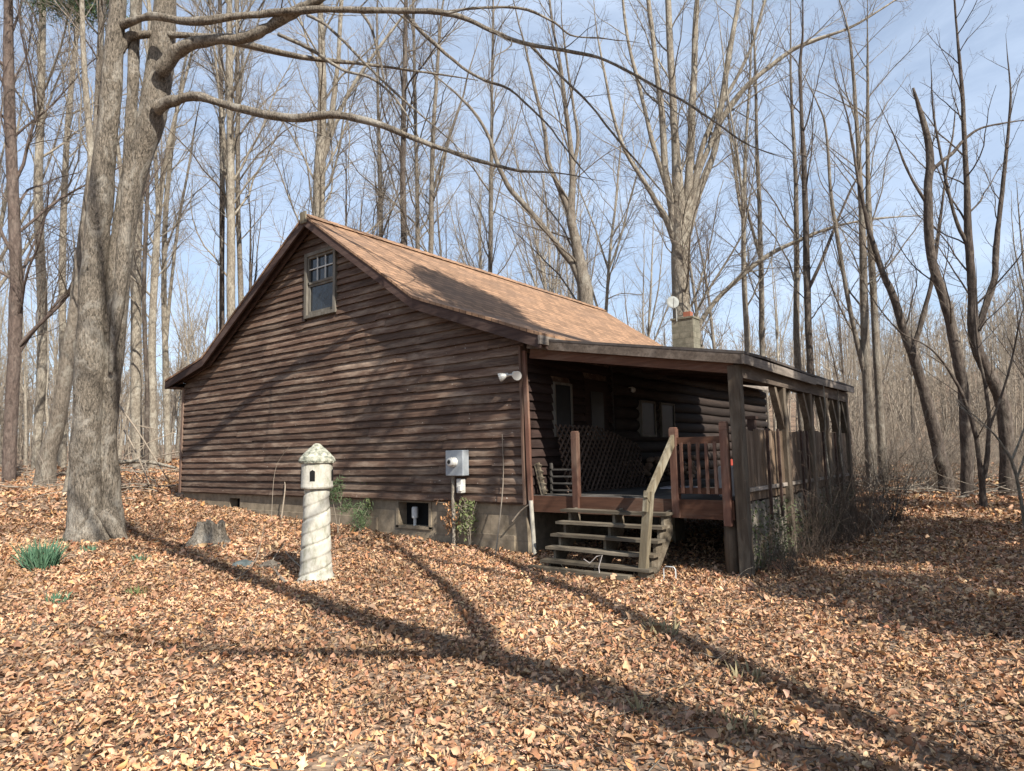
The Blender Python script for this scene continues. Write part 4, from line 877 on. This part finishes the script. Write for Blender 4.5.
# --- random forest, shared meshes
def proto_tree(i,h,barkm,twigm):
    rnd=np.random.default_rng(100+i); r0=h*rnd.uniform(.0045,.0085); n=14
    P,Rr=make_branch((0,0,-.2),(rnd.normal(0,.04),rnd.normal(0,.04),1),h,r0,n,.025,.01,rnd,.012); Rr=r0*(1-np.linspace(0,1,n))**.8+.01; Rr[0]*=1.35
    stems=[(P,Rr)]; starts=[.35]
    for k in range(rnd.integers(0,4)):
        j=rnd.integers(4,8); d=child_dir(P[j+1]-P[j],R(rnd.uniform(10,24)),rnd); Q,Rq=make_branch(P[j],d,h*(1-j/n)*.92,Rr[j]*.7,n,.04,.05,rnd,.01); stems.append((Q,Rq)); starts.append(.1)
    t=tree_from(stems,(0,0,0),'forest_tree','x','tree',barkm,twigm,seed=200+i,starts=starts,sides=8); return t
protos=[]
for i,(h,bk,tw) in enumerate([(21,'bark_pale','twig_pale'),(19,'bark_grey','twig_pale'),(23,'bark_pale','twig_pale'),(17,'bark_dark','twig_dark'),(20,'bark_grey','twig_dark'),(22,'bark_pale','twig_pale'),(18,'bark_grey','twig_pale'),(15,'bark_dark','twig_pale')]):
    protos.append(proto_tree(i,h,bk,tw))
used=[False]*len(protos)
def copy_tree(src,loc,rot,sc,label,group,name=None):
    r=src.copy(); COL.objects.link(r); r.location=loc; r.rotation_euler=(0,0,rot); r.scale=(sc,sc,sc)
    if label: r['label']=label
    if group: r['group']=group
    for ch in src.children: c=ch.copy(); COL.objects.link(c); c.parent=r
    return r
def in_house(x,y,m=1.5): return -m-1<x<PX+m and -m<y<14+m
place=[]
rnd=random.Random(5)
def wedge_xy(px,dep):
    q=at(px,450,dep); return q[0],q[1]
tries=0; cnt=0
GROUPS=[(150,'slender bare grey tree in the woods left of the cabin','bare trees in the woods left of the cabin'),
        (700,'slender bare grey tree in the woods beyond the cabin roof','bare trees in the woods beyond the cabin'),
        (2000,'slender bare grey tree in the woods right of the porch','bare trees in the woods right of the porch')]
while cnt<92 and tries<6000:
    tries+=1
    u=rnd.random(); px=rnd.uniform(-160,1190); 
    if rnd.random()<.12: px=rnd.uniform(-60,215)
    dep=rnd.uniform(34,80) if rnd.random()<.8 else rnd.uniform(25,36)
    if 840<px<960 and dep<36: continue
    x,y=wedge_xy(px,dep)
    if in_house(x,y,2.5): continue
    if any((x-a)**2+(y-b)**2<3.0 for a,b in place): continue
    place.append((x,y)); cnt+=1
    i=rnd.randrange(len(protos)); 
    if px>830 and rnd.random()<.5: i=rnd.choice([3,4,7])
    if px<200: i=rnd.choice([0,2,5,6,0])
    lb,gp=[(l,g) for lim,l,g in GROUPS if px<lim][0]
    sc=rnd.uniform(.78,1.08)*(.82 if px>820 else 1); rot=rnd.uniform(0,6.28)
    z=gz(x,y)
    if not used[i]:
        o=protos[i]; used[i]=True; o.location=(x,y,z); o.rotation_euler=(0,0,rot); o.scale=(sc,)*3; o['label']=lb; o['group']=gp
    else: copy_tree(protos[i],(x,y,z),rot,sc,lb,gp)
for i,u in enumerate(used):
    if not u: bpy.data.objects.remove(protos[i])
# --- distant woods, one mass
def distant():
    polys=[];r2=np.random.default_rng(9)
    for k in range(1900):
        px=r2.uniform(-500,1500); dep=r2.uniform(75,190); q=at(px,450,dep); x,y=q[0],q[1]; z=gz(x,y); h=r2.uniform(12,20)*(1.0 if px>0 else 1)
        P,Rr=make_branch((x,y,z-.3),(r2.normal(0,.05),r2.normal(0,.05),1),h,r2.uniform(.10,.22),6,.03,.0,r2,.03); polys.append((P,Rr))
        for j in range(16):
            t=r2.uniform(.25,.95); i=int(t*5); p=P[i]+(P[i+1]-P[i])*(t*5-i); c=make_branch(p,child_dir(P[i+1]-P[i],r2.uniform(.4,1.0),r2),h*r2.uniform(.14,.34)*(1.2-t),.055,4,.12,.06,r2,.012); polys.append(c)
            for _ in range(3):
                polys.append(make_branch(c[0][r2.integers(1,3)],child_dir(c[0][2]-c[0][1],r2.uniform(.4,1.0),r2),r2.uniform(.8,2.2),.025,3,.15,.05,r2,.01))
    for k in range(400):
        px=r2.uniform(815,1250) if r2.random()<.72 else r2.uniform(-250,190); dep=r2.uniform(48,95); q=at(px,450,dep); x,y=q[0],q[1]; z=gz(x,y); h=r2.uniform(4,11)
        P,Rr=make_branch((x,y,z-.3),(r2.normal(0,.12),r2.normal(0,.12),1),h,r2.uniform(.04,.10),6,.06,.0,r2,.02); polys.append((P,Rr))
        for j in range(22):
            t=r2.uniform(.1,.95); i=int(t*5); p=P[i]+(P[i+1]-P[i])*(t*5-i); c=make_branch(p,child_dir(P[i+1]-P[i],r2.uniform(.4,1.1),r2),h*r2.uniform(.14,.4)*(1.2-t),.022,4,.12,.04,r2,.008); polys.append(c)
            for _ in range(3): polys.append(make_branch(c[0][r2.integers(1,3)],child_dir(c[0][2]-c[0][1],r2.uniform(.4,1.0),r2),r2.uniform(.5,1.5),.012,3,.15,.03,r2,.006))
    V,F=tubes(polys,3); link('distant_woods',np_mesh('distant_woods',V,F,True),'twig_pale',label='far grey-brown bare woods on the rise behind everything',cat='woods',kind='stuff')
distant()
# --- undergrowth thickets
def shrub_proto(i,h,mat,nst=14,dens=3.0):
    rnd_=np.random.default_rng(300+i); out=[[] for _ in range(3)]; stems=[]
    for k in range(nst):
        a=rnd_.uniform(0,6.28); P,Rr=make_branch((rnd_.normal(0,.2),rnd_.normal(0,.2),-.05),(math.cos(a)*rnd_.uniform(.1,.9),math.sin(a)*rnd_.uniform(.1,.9),1),h*rnd_.uniform(.5,1.1),rnd_.uniform(.006,.014),8,.14,-.02,rnd_,.003); stems.append((P,Rr))
        sprout(P,Rr,2,[(dens,.2,.45,R(25),R(70),.15,.0,5),(4,.25,.5,R(25),R(70),.15,0,4)],rnd_,out,.1)
    V,F=tubes(stems+out[0]+out[1],3); return np_mesh('shrub',V,F,True)
shm=[shrub_proto(0,2.2,'x'),shrub_proto(1,3.0,'x',10),shrub_proto(2,1.4,'x',18),shrub_proto(3,3.8,'x',9,2.2)]
def put_shrub(i,x,y,sc,mat,label,group,name='bare_shrub'):
    me=shm[i]; key=(i,mat)
    if key not in put_shrub.c:
        m2=me.copy(); m2.materials.append(MATS[mat]); put_shrub.c[key]=m2
    o=bpy.data.objects.new(name,put_shrub.c[key]); COL.objects.link(o); o.location=(x,y,gz(x,y)); o.rotation_euler=(0,0,random.uniform(0,6.28)); o.scale=(sc,sc,sc*random.uniform(.85,1.15))
    tagit(o,label,'shrub',group); return o
put_shrub.c={}
for k in range(150):
    px=random.choice([random.uniform(850,1060),random.uniform(850,1060),random.uniform(850,1060),random.uniform(-60,180)]); dep=random.uniform(22,50); x,y=wedge_xy(px,dep)
    if px<200: put_shrub(random.choice([0,1,2]),x,y,random.uniform(.4,.8),'twig_pale','low bare brush among the trunks left of the cabin','brush left of the cabin')
    else: put_shrub(random.choice([0,1,3]),x,y,random.uniform(.6,1.15),random.choice(['twig_pale','twig_pale','twig_dark']),'bare tangled shrub in the woods right of the clearing','shrubs right of the clearing')
# brush hugging the porch side
for k in range(42):
    y=random.uniform(.3,7.6) ; x=PX+random.uniform(.12,.45)+max(0,y-4)*.08; h=random.uniform(.35,.6) if y<2.2 else random.uniform(.45,.95)
    put_shrub(random.choice([0,2,2,1]),x,y,h,random.choice(['twig_black','twig_red','twig_black']),'dark bare bramble crowding the porch side','brambles along the porch side','bramble_bush').scale=(h*.5,h*.75,h)
put_shrub(3,PX+.55,5.2,.85,'twig_pale','pale arching bush reaching over the porch roof edge',None,'arching_bush')
# vines/leaves on the skirt
def leaf_cloud(n,fn,size,mat,name,seed,**k):
    r2=np.random.default_rng(seed); P=fn(r2,n); a=r2.normal(0,1,(n,3)); a/=np.linalg.norm(a,axis=1,keepdims=True); b=np.cross(a,r2.normal(0,1,(n,3))); b/=np.linalg.norm(b,axis=1,keepdims=True)
    s=size*r2.uniform(.5,1.3,(n,1)); wf_=.10 if mat=='needle' else .45; V=np.stack([P-a*s,P+b*s*wf_,P+a*s,P-b*s*wf_],1).reshape(-1,3); F=np.arange(4*n).reshape(n,4)
    return np_mesh(name,V,F),mat
def vine_fn(r2,n):
    y=r2.uniform(.2,6.5,n); z=-.85+.95*r2.beta(1.3,1.8,n); z=np.where((y>2.3)&(y<3.7),z-.35*r2.random(n),z); return np.stack([PX+r2.uniform(-.01,.10,n),y,np.maximum(z,-.85)],-1)
me,mt=leaf_cloud(3200,vine_fn,.028,'vine_leaf','vine',5); t=thing('creeping_vine',(PX+.05,3.,-.85),'creeping vine covering the boards below the porch side','vine')
me.transform(Matrix.Translation((-PX-.05,-3,.85))); link('leaves',me,mt,t)
pl=[]
r2=np.random.default_rng(44)
for k in range(46): pl.append(make_branch((PX+.03,r2.uniform(.2,6.8),-.9),(0,r2.normal(0,.5),1),r2.uniform(.5,1.3),.006,9,.25,0,r2,.003))
V,F=tubes([(np.column_stack([np.clip(P[:,0],PX+.0,PX+.12),P[:,1],P[:,2]]),q) for P,q in pl],4); link('stems',np_mesh('stems',V-np.array([PX+.05,3,-.85]),F),'twig_dark',t)
# thin pale saplings beside porch posts
for i,(y,x) in enumerate(((3.95,PX+.16),(5.15,PX+.14))):
    c=MB(); c.tube([(x,y,gz(x,y)-.05),(x+.02,y-.02,.2),(x-.02,y+.02,.9),(x+.03,y,1.5),(x+.01,y+.05,1.9)],[.022,.018,.016,.013,.008],6); c.build('sapling','bark_pale',None,label='thin pale sapling stem standing against the '+('third' if i==0 else 'fourth')+' porch post',cat='sapling')
# --- small plants by the gable wall
def seedling(px,py,h,label,mat,n,size,spread,seed,stems=3,lowbush=False,name='pine_seedling'):
    p,_=ground_hit(px,py); t=thing(name,tuple(p),label,'plant'); r2=np.random.default_rng(seed); S=[];tips=[]
    for k in range(stems):
        P,q=make_branch(p,(r2.normal(0,.12),r2.normal(0,.12),1),h*r2.uniform(.75,1.05),.008,8,.08,.03,r2,.003); S.append((P,q))
        for j in range(7):
            i=r2.integers(2 if lowbush else 4,8); c=make_branch(P[i],child_dir(P[i]-P[i-1],r2.uniform(.5,1.2),r2),h*r2.uniform(.1,.25)*spread,.004,5,.15,.02,r2,.002); S.append(c); tips+=list(c[0][1:])
    V,F=tubes(S,4); link('stems',np_mesh('stems',V-p,F),'twig_pale',t)
    tips=np.array(tips); P=tips[r2.integers(0,len(tips),n)]+r2.normal(0,.03*spread,(n,3))
    a=r2.normal(0,1,(n,3))+np.array([0,0,.4]); a/=np.linalg.norm(a,axis=1,keepdims=True); b=np.cross(a,r2.normal(0,1,(n,3))); b/=np.linalg.norm(b,axis=1,keepdims=True); s=size*r2.uniform(.5,1.2,(n,1))
    wd=.09 if mat=='needle' else .4
    V=np.stack([P-a*s,P+b*s*wd,P+a*s,P-b*s*wd],1).reshape(-1,3)-p; link('foliage',np_mesh('foliage',V,np.arange(4*n).reshape(n,4)),mat,t)
seedling(338,535,1.0,'young pine seedling with green needles right of the lighthouse','needle',700,.07,1.5,1,2)
seedling(367,530,.85,'thin seedling with pale tufted tip before the gable wall','green_leaf',260,.03,.8,2,2,name='seedling')
seedling(360,533,.45,'low green pine seedling between lighthouse and vent','needle',700,.06,1.9,3,4,True)
seedling(470,548,.75,'leafy bush with rust and green leaves below the meter','green_leaf',420,.035,1.3,4,7,True,'leafy_bush')
seedling(452,546,.8,'rusty-leaved sprig rising beside the meter conduit','rust_leaf',260,.035,1.1,5,5,True,'leafy_sprig')
seedling(497,540,.9,'thin bare vine climbing right of the meter','rust_leaf',30,.02,.5,6,2,name='thin_vine')
def tuft(px,py,h,n,rad,mat,label,name,cat='plant',seed=0,lean=.28,wd=.008):
    p,_=ground_hit(px,py); r2=np.random.default_rng(seed); V=[];F=[]
    for k in range(n):
        a=r2.uniform(0,6.28); rr=rad*math.sqrt(r2.random()); b=p+np.array([rr*math.cos(a),rr*math.sin(a),-.01]); d=unit(np.array([math.cos(a)*lean*rr/rad+r2.normal(0,.22),math.sin(a)*lean*rr/rad+r2.normal(0,.22),1])); hh=h*r2.uniform(.4,1.1)
        sd_=unit(np.cross(d,r2.normal(0,1,3)))*wd; m1=b+d*hh*.55; tp=b+d*hh+np.array([d[0],d[1],-.25])*hh*.18; i=len(V)
        V+=[b-sd_,b+sd_,m1-sd_,m1+sd_,tp]; F.append((i,i+1,i+3,i+2)); F.append((i+2,i+3,i+4,i+4))
    me=bpy.data.meshes.new(name); me.from_pydata([tuple(v-p) for v in V],[],[f if f[2]!=f[3] else f[:3] for f in F]); o=link(name,me,mat,None,label=label,cat=cat); o.location=p; return o
tuft(41,570,.50,360,.19,'green_blade','large clump of green daffodil leaves before the big trunk','daffodil_clump',seed=1,wd=.009)
tuft(89,553,.18,50,.11,'green_blade','small clump of green blades at the foot of the big trunk','daffodil_clump',seed=2)
tuft(140,562,.16,60,.14,'green_blade','small green clump in shadow right of the big trunk','daffodil_clump',seed=3)
tuft(58,603,.16,40,.10,'green_blade','loose green blades in the leaves below the large clump','daffodil_clump',seed=4)
tuft(136,596,.14,40,.12,'green_leaf','low bright green sprigs in leaves near the left edge','green_sprig',seed=5)
tuft(660,634,.15,70,.16,'dry_grass','olive dry grass tuft below the porch steps','grass_tuft',seed=6)
tuft(738,728,.12,60,.16,'dry_grass','dry grass tuft in the tree shadow near the bottom edge','grass_tuft',seed=7)
tuft(745,681,.15,25,.14,'dry_grass','spiky dry grass tuft in the leaves right of centre','grass_tuft',seed=8)
tuft(641,717,.18,12,.03,'dry_grass','single pale dead plant stalk by the long tree shadow','dead_stalk',seed=9,wd=.01)
# --- sticks and logs
def stick(pts,r,label,name='fallen_branch',mat='stick_wood',group=None,twigs=3,seed=0,lift=.03,world=False,r1=None):
    P=[]
    for q in pts:
        if world: P.append(np.array(q,float))
        else:
            g,_=ground_hit(q[0],q[1]); g=g+np.array([0,0,lift+(q[2] if len(q)>2 else 0)]); P.append(g)
    S=smooth_path(np.array(P),5); n=len(S); Rr=np.linspace(r,r*.45 if r1 is None else r1,n); r2=np.random.default_rng(seed); L_=[(S,Rr)]
    for k in range(twigs):
        i=r2.integers(2,n-1); c=make_branch(S[i],child_dir(S[i]-S[i-1],r2.uniform(.5,1),r2)+np.array([0,0,.2]),r2.uniform(.2,.5)*np.linalg.norm(S[-1]-S[0]),r*.4,6,.12,0,r2,r*.15); L_.append(c)
    V,F=tubes(L_,6); me=np_mesh(name,V-S[0],F,True); o=link(name,me,mat,None,label=label,cat='branch' if r<.06 else 'log',group=group); o.location=S[0]; return o
stick([(232,585),(255,570,.1),(264,548,.35)],.008,'thin bent twig sticking up from leaves near the stump',twigs=0,seed=1)
stick([(286,586),(276,574),(268,563)],.028,'pale chunky driftwood stick left of the lighthouse base',twigs=2,seed=2)
stick([(188,544),(196,537)],.012,'short pale stick lying before the stump',twigs=0,seed=3)
stick([(318,578),(300,572,.05),(285,560,.1)],.014,'grey stick leaning at the lighthouse foot',twigs=1,seed=4)
stick([(150,620),(100,625),(10,632)],.010,'long thin twig lying in leaves at the lower left',twigs=1,seed=5)
stick([(105,592),(120,576,.04),(134,566,.08)],.008,'thin pale twig poking up right of the daffodils',twigs=0,seed=6)
stick([(4.9,-.30,gz(4.9,-.3)),(4.75,-.12,.1),(4.66,-.07,.28)],.02,'pale stick leaning against the gable wall left of the lighthouse',name='leaning_stick',twigs=0,world=True)
stick([(4.7,-.4,gz(4.7,-.4)),(4.5,-.2,.55),(4.9,-.12,1.05)],.006,'thin vine stem crossing the siding left of the lighthouse',name='wild_vine',twigs=1,world=True,mat='twig_pale')
stick([(10.9,-.5,gz(10.9,-.5)),(10.75,-.09,.3),(10.75,-.09,1.1)],.012,'thin dead stem climbing the siding right of the meter',name='wild_vine',twigs=1,world=True,mat='twig_pale')
stick([(10.95,-.12,-.28),(11.1,-.1,-.12),(11.28,-.09,-.0)],.018,'pale stick propped at the foundation corner',name='leaning_stick',twigs=0,world=True)
def dstick(a,b,da,db,r,label,seed,group=None,tw=4,mat='stick_wood',name='fallen_branch'):
    P=[at(a[0],a[1],da),at(b[0],b[1],db)]; mid=(P[0]+P[1])/2+np.array([0,0,.1]); 
    return stick([P[0],mid,P[1]],r,label,name=name,world=True,twigs=tw,seed=seed,mat=mat)
dstick((118,462),(176,468),22,21,.09,'fallen pale log lying across the woods edge left of the cabin',11,name='fallen_log',tw=2,mat='bark_pale')
dstick((112,396),(168,480),21,20,.035,'long pale fallen limb slanting down beside the cabin left corner',12)
dstick((176,432),(116,462),22,21,.025,'pale limb slanting the other way left of the cabin corner',13)
dstick((124,430),(150,486),20,19.5,.03,'short propped pale limb behind the double trunk',14)
dstick((178,452),(130,470),24,20,.03,'thin pale branch resting on the fallen log',15)
k=0
for a,b,da,db,r in (((868,492),(940,488),21,21,.05),((905,495),(985,488),20,22,.04),((930,486),(1010,492),23,21,.05),((880,500),(905,478),19,21,.03),((960,500),(1020,486),19,22,.04),((850,486),(900,478),24,24,.04)):
    k+=1; stick([(a[0],a[1]),((a[0]+b[0])/2,(a[1]+b[1])/2+1),(b[0],b[1])],r,'grey fallen branch in the brush pile across the back of the clearing',group='fallen branches at the back of the clearing',twigs=7,seed=30+k,mat='bark_grey',lift=.08)
# sun-lit stubs on the left pine and roadside brush pile
def brushpile():
    r2=np.random.default_rng(77); polys=[]
    for k in range(520):
        side=r2.random()<.6
        px=r2.uniform(845,1060) if side else r2.uniform(-40,175); dep=r2.uniform(19,30) if side else r2.uniform(17,27); x,y=wedge_xy(px,dep)
        if in_house(x,y,.6): continue
        a=r2.uniform(0,6.28); polys.append(make_branch((x,y,gz(x,y)+r2.uniform(.0,.25)),(math.cos(a),math.sin(a),r2.uniform(-.05,.25)),r2.uniform(.5,2.6),r2.uniform(.006,.02),6,.12,-.02,r2,.004))
    V,F=tubes(polys,4); link('brush_debris',np_mesh('brush_debris',V,F,True),'twig_pale',label='litter of small dead sticks along the edge of the woods',cat='brush',kind='stuff')
brushpile()
def twiglitter():
    r2=np.random.default_rng(78); polys=[]; fa=math.atan2(Fv[1],Fv[0])
    for k in range(900):
        r=r2.uniform(2.5,15)**1.0; a=fa+r2.uniform(-.85,.75); x=CAM[0]+r*math.cos(a); y=CAM[1]+r*math.sin(a)
        if in_house(x,y,.1): continue
        b=r2.uniform(0,6.28); polys.append(make_branch((x,y,gz(x,y)+.035),(math.cos(b),math.sin(b),r2.uniform(-.02,.12)),r2.uniform(.08,.5),r2.uniform(.002,.0055),6,.16,-.01,r2,.0015))
    V,F=tubes(polys,4); link('twig_litter',np_mesh('twig_litter',V,F,True),'bark_grey',label='small dead twigs scattered among the fallen leaves',cat='twigs',kind='stuff')
twiglitter()
# --- off-frame trees to the right whose shadows fall into the picture
def shadow_tree(x,y,h,r,lean,label,seed,name='shade_tree',forks=(),mat='bark_grey',start=.45,spec=SPEC,limbs=()):
    rnd_=np.random.default_rng(seed); z=gz(x,y); n=14; P=np.array([(x+lean[0]*t*h+.15*math.sin(t*5+seed),y+lean[1]*t*h+.2*math.sin(t*4+seed*2),z-.2+h*t) for t in np.linspace(0,1,n)]); Rr=r*(1-np.linspace(0,1,n))**.7+.015; Rr[0]*=1.4
    S=[(P,Rr)]
    for t,dx,dy,ln,rf in forks:
        i=int(t*(n-1)); Q,q=make_branch(P[i],(dx,dy,1),ln,r*rf,n,.05,.02,rnd_,.02); S.append((Q,q))
    for h0,lr,pts in limbs:
        i=int(np.argmin(np.abs(P[:,2]-(z+h0)))); q=[P[i]]
        for px,py,hh in pts: g,_=ground_hit(px,py); q.append(g+SUN*(hh/SUN[2]))
        q=smooth_path(np.array(q),4); S.append((q,np.linspace(lr,.02,len(q))))
    return tree_from(S,(x,y,z),name,label,'tree','bark_grey','twig_pale',seed=seed,start=start,spec=spec,sides=9)
shadow_tree(22.6,-5.4,25,.23,(0,-.212),'tall bare tree out of view right whose shadow crosses the foreground',501,forks=((.6,0,-.5,7,.4),),limbs=((7.3,.13,((461,606,8.6),(420,568,10.6),(385,540,13),(350,520,15))),(8.0,.09,((330,655,9.5),(230,655,11),(130,642,12.5),(55,625,14))),))
shadow_tree(20.6,-6.3,13,.15,(0,.26),'leaning bare tree out of view right of the viewer',502,forks=((.6,-.1,-.1,6,.5),))
def pine(x,y,h,c0,rad,label,seed,n=5200,trunkr=.13,size=.16):
    r2=np.random.default_rng(seed); z=gz(x,y); t=thing('pine_tree',(x,y,z),label,'tree'); S=[]
    P=np.array([(0,0,-.2),(0.05,0,h*.5),(0,.05,h)]); S.append((smooth_path(P,5),np.linspace(trunkr,.02,11))); tips=[]
    for k in range(60):
        zz=r2.uniform(c0,h*.98); a=r2.uniform(0,6.28); ln=rad*r2.uniform(.5,1.05)*(1-.6*(zz-c0)/(h-c0)); c=make_branch((0,0,zz),(math.cos(a),math.sin(a),.15),ln,.03,6,.12,.02,r2,.008); S.append(c); tips+=list(c[0][2:])
    V,F=tubes(S,6); link('trunk',np_mesh('trunk',V,F,True),'bark_red',t); tips=np.array(tips); P=tips[r2.integers(0,len(tips),n)]+r2.normal(0,.22,(n,3))
    a=r2.normal(0,1,(n,3)); a/=np.linalg.norm(a,axis=1,keepdims=True); b=np.cross(a,r2.normal(0,1,(n,3))); b/=np.linalg.norm(b,axis=1,keepdims=True); s=size*r2.uniform(.5,1.2,(n,1))
    V=np.stack([P-a*s,P+b*s*.3,P+a*s,P-b*s*.3],1).reshape(-1,3); link('crown',np_mesh('crown',V,np.arange(4*n).reshape(n,4)),'needle',t)
pine(22.5,-2.7,18.9,13.7,3.0,'tall pine out of view right shading the roof',601,13000)
pine(22.0,-1.9,9.2,2.6,1.8,'small pine out of view right by the foreground',605,8000,.08,.13)
pine(22.4,1.2,7.2,2.5,1.9,'young pine out of view right of the porch corner',606,3600,.08,.13)
pine(22.8,5.0,8,2.5,2.0,'young pine out of view right halfway down the porch',607,5500,.08,.13)
pine(25,2.4,13.5,6.5,2.3,'slim dense pine added out of view right to shade the side porch',608,5200)  # unseen pine added to keep sun off the log wall under the porch
pine(25.2,-.2,12.5,6.2,2.4,'dense pine out of view right of the clearing',602,5200)
pine(27,3.4,14,6.0,2.7,'broad pine farther back out of view right',603,5200)
pine(26.5,8.5,12.5,5.0,2.5,'short pine out of view beyond the clearing',604,4600)
for k,(x,y) in enumerate(((25,12),(31,9),(34,-1),(28,17),(22,20),(36,5),(24,24),(33,14))):
    copy_tree([o for o in protos if o.name in bpy.data.objects][k%6] if False else bpy.data.objects['forest_tree.%03d'%(k+40)],(x,y,gz(x,y)),k*1.3,.85,'bare grey tree standing out of view to the right of the clearing','bare trees out of view right')
for k,(x,y) in enumerate(((-8,-12),(-14,-18),(-20,-14),(-12,-25),(-24,-24),(-30,-18),(-3,-15),(-18,-30),(-34,-30))):
    copy_tree(bpy.data.objects['forest_tree.%03d'%(k+38)],(x,y,gz(x,y)),k*1.7,.85,'bare grey tree standing out of view to the left of the viewer','bare trees out of view left')
# pine foliage hanging into the top-left corner
root=[o for o in bpy.data.objects if o.name.startswith('pine_tree') and o.parent is None and 'left edge' in o.get('label','')][0]
def pf(r2,n):
    cs=[at(px,py,20.5) for px,py in ((40,-25),(62,-18),(80,-8),(98,-2),(70,4),(50,2),(95,10),(60,-40),(20,-60),(0,-90),(110,-20),(30,-40))]; cs=np.array(cs); return cs[r2.integers(0,len(cs),n)]+r2.normal(0,.38,(n,3))*np.array([1,1,.55])
me,mt=leaf_cloud(9000,pf,.12,'needle','needles',8); me.transform(Matrix.Translation(-Vector(root.location))); link('crown',me,mt,root)
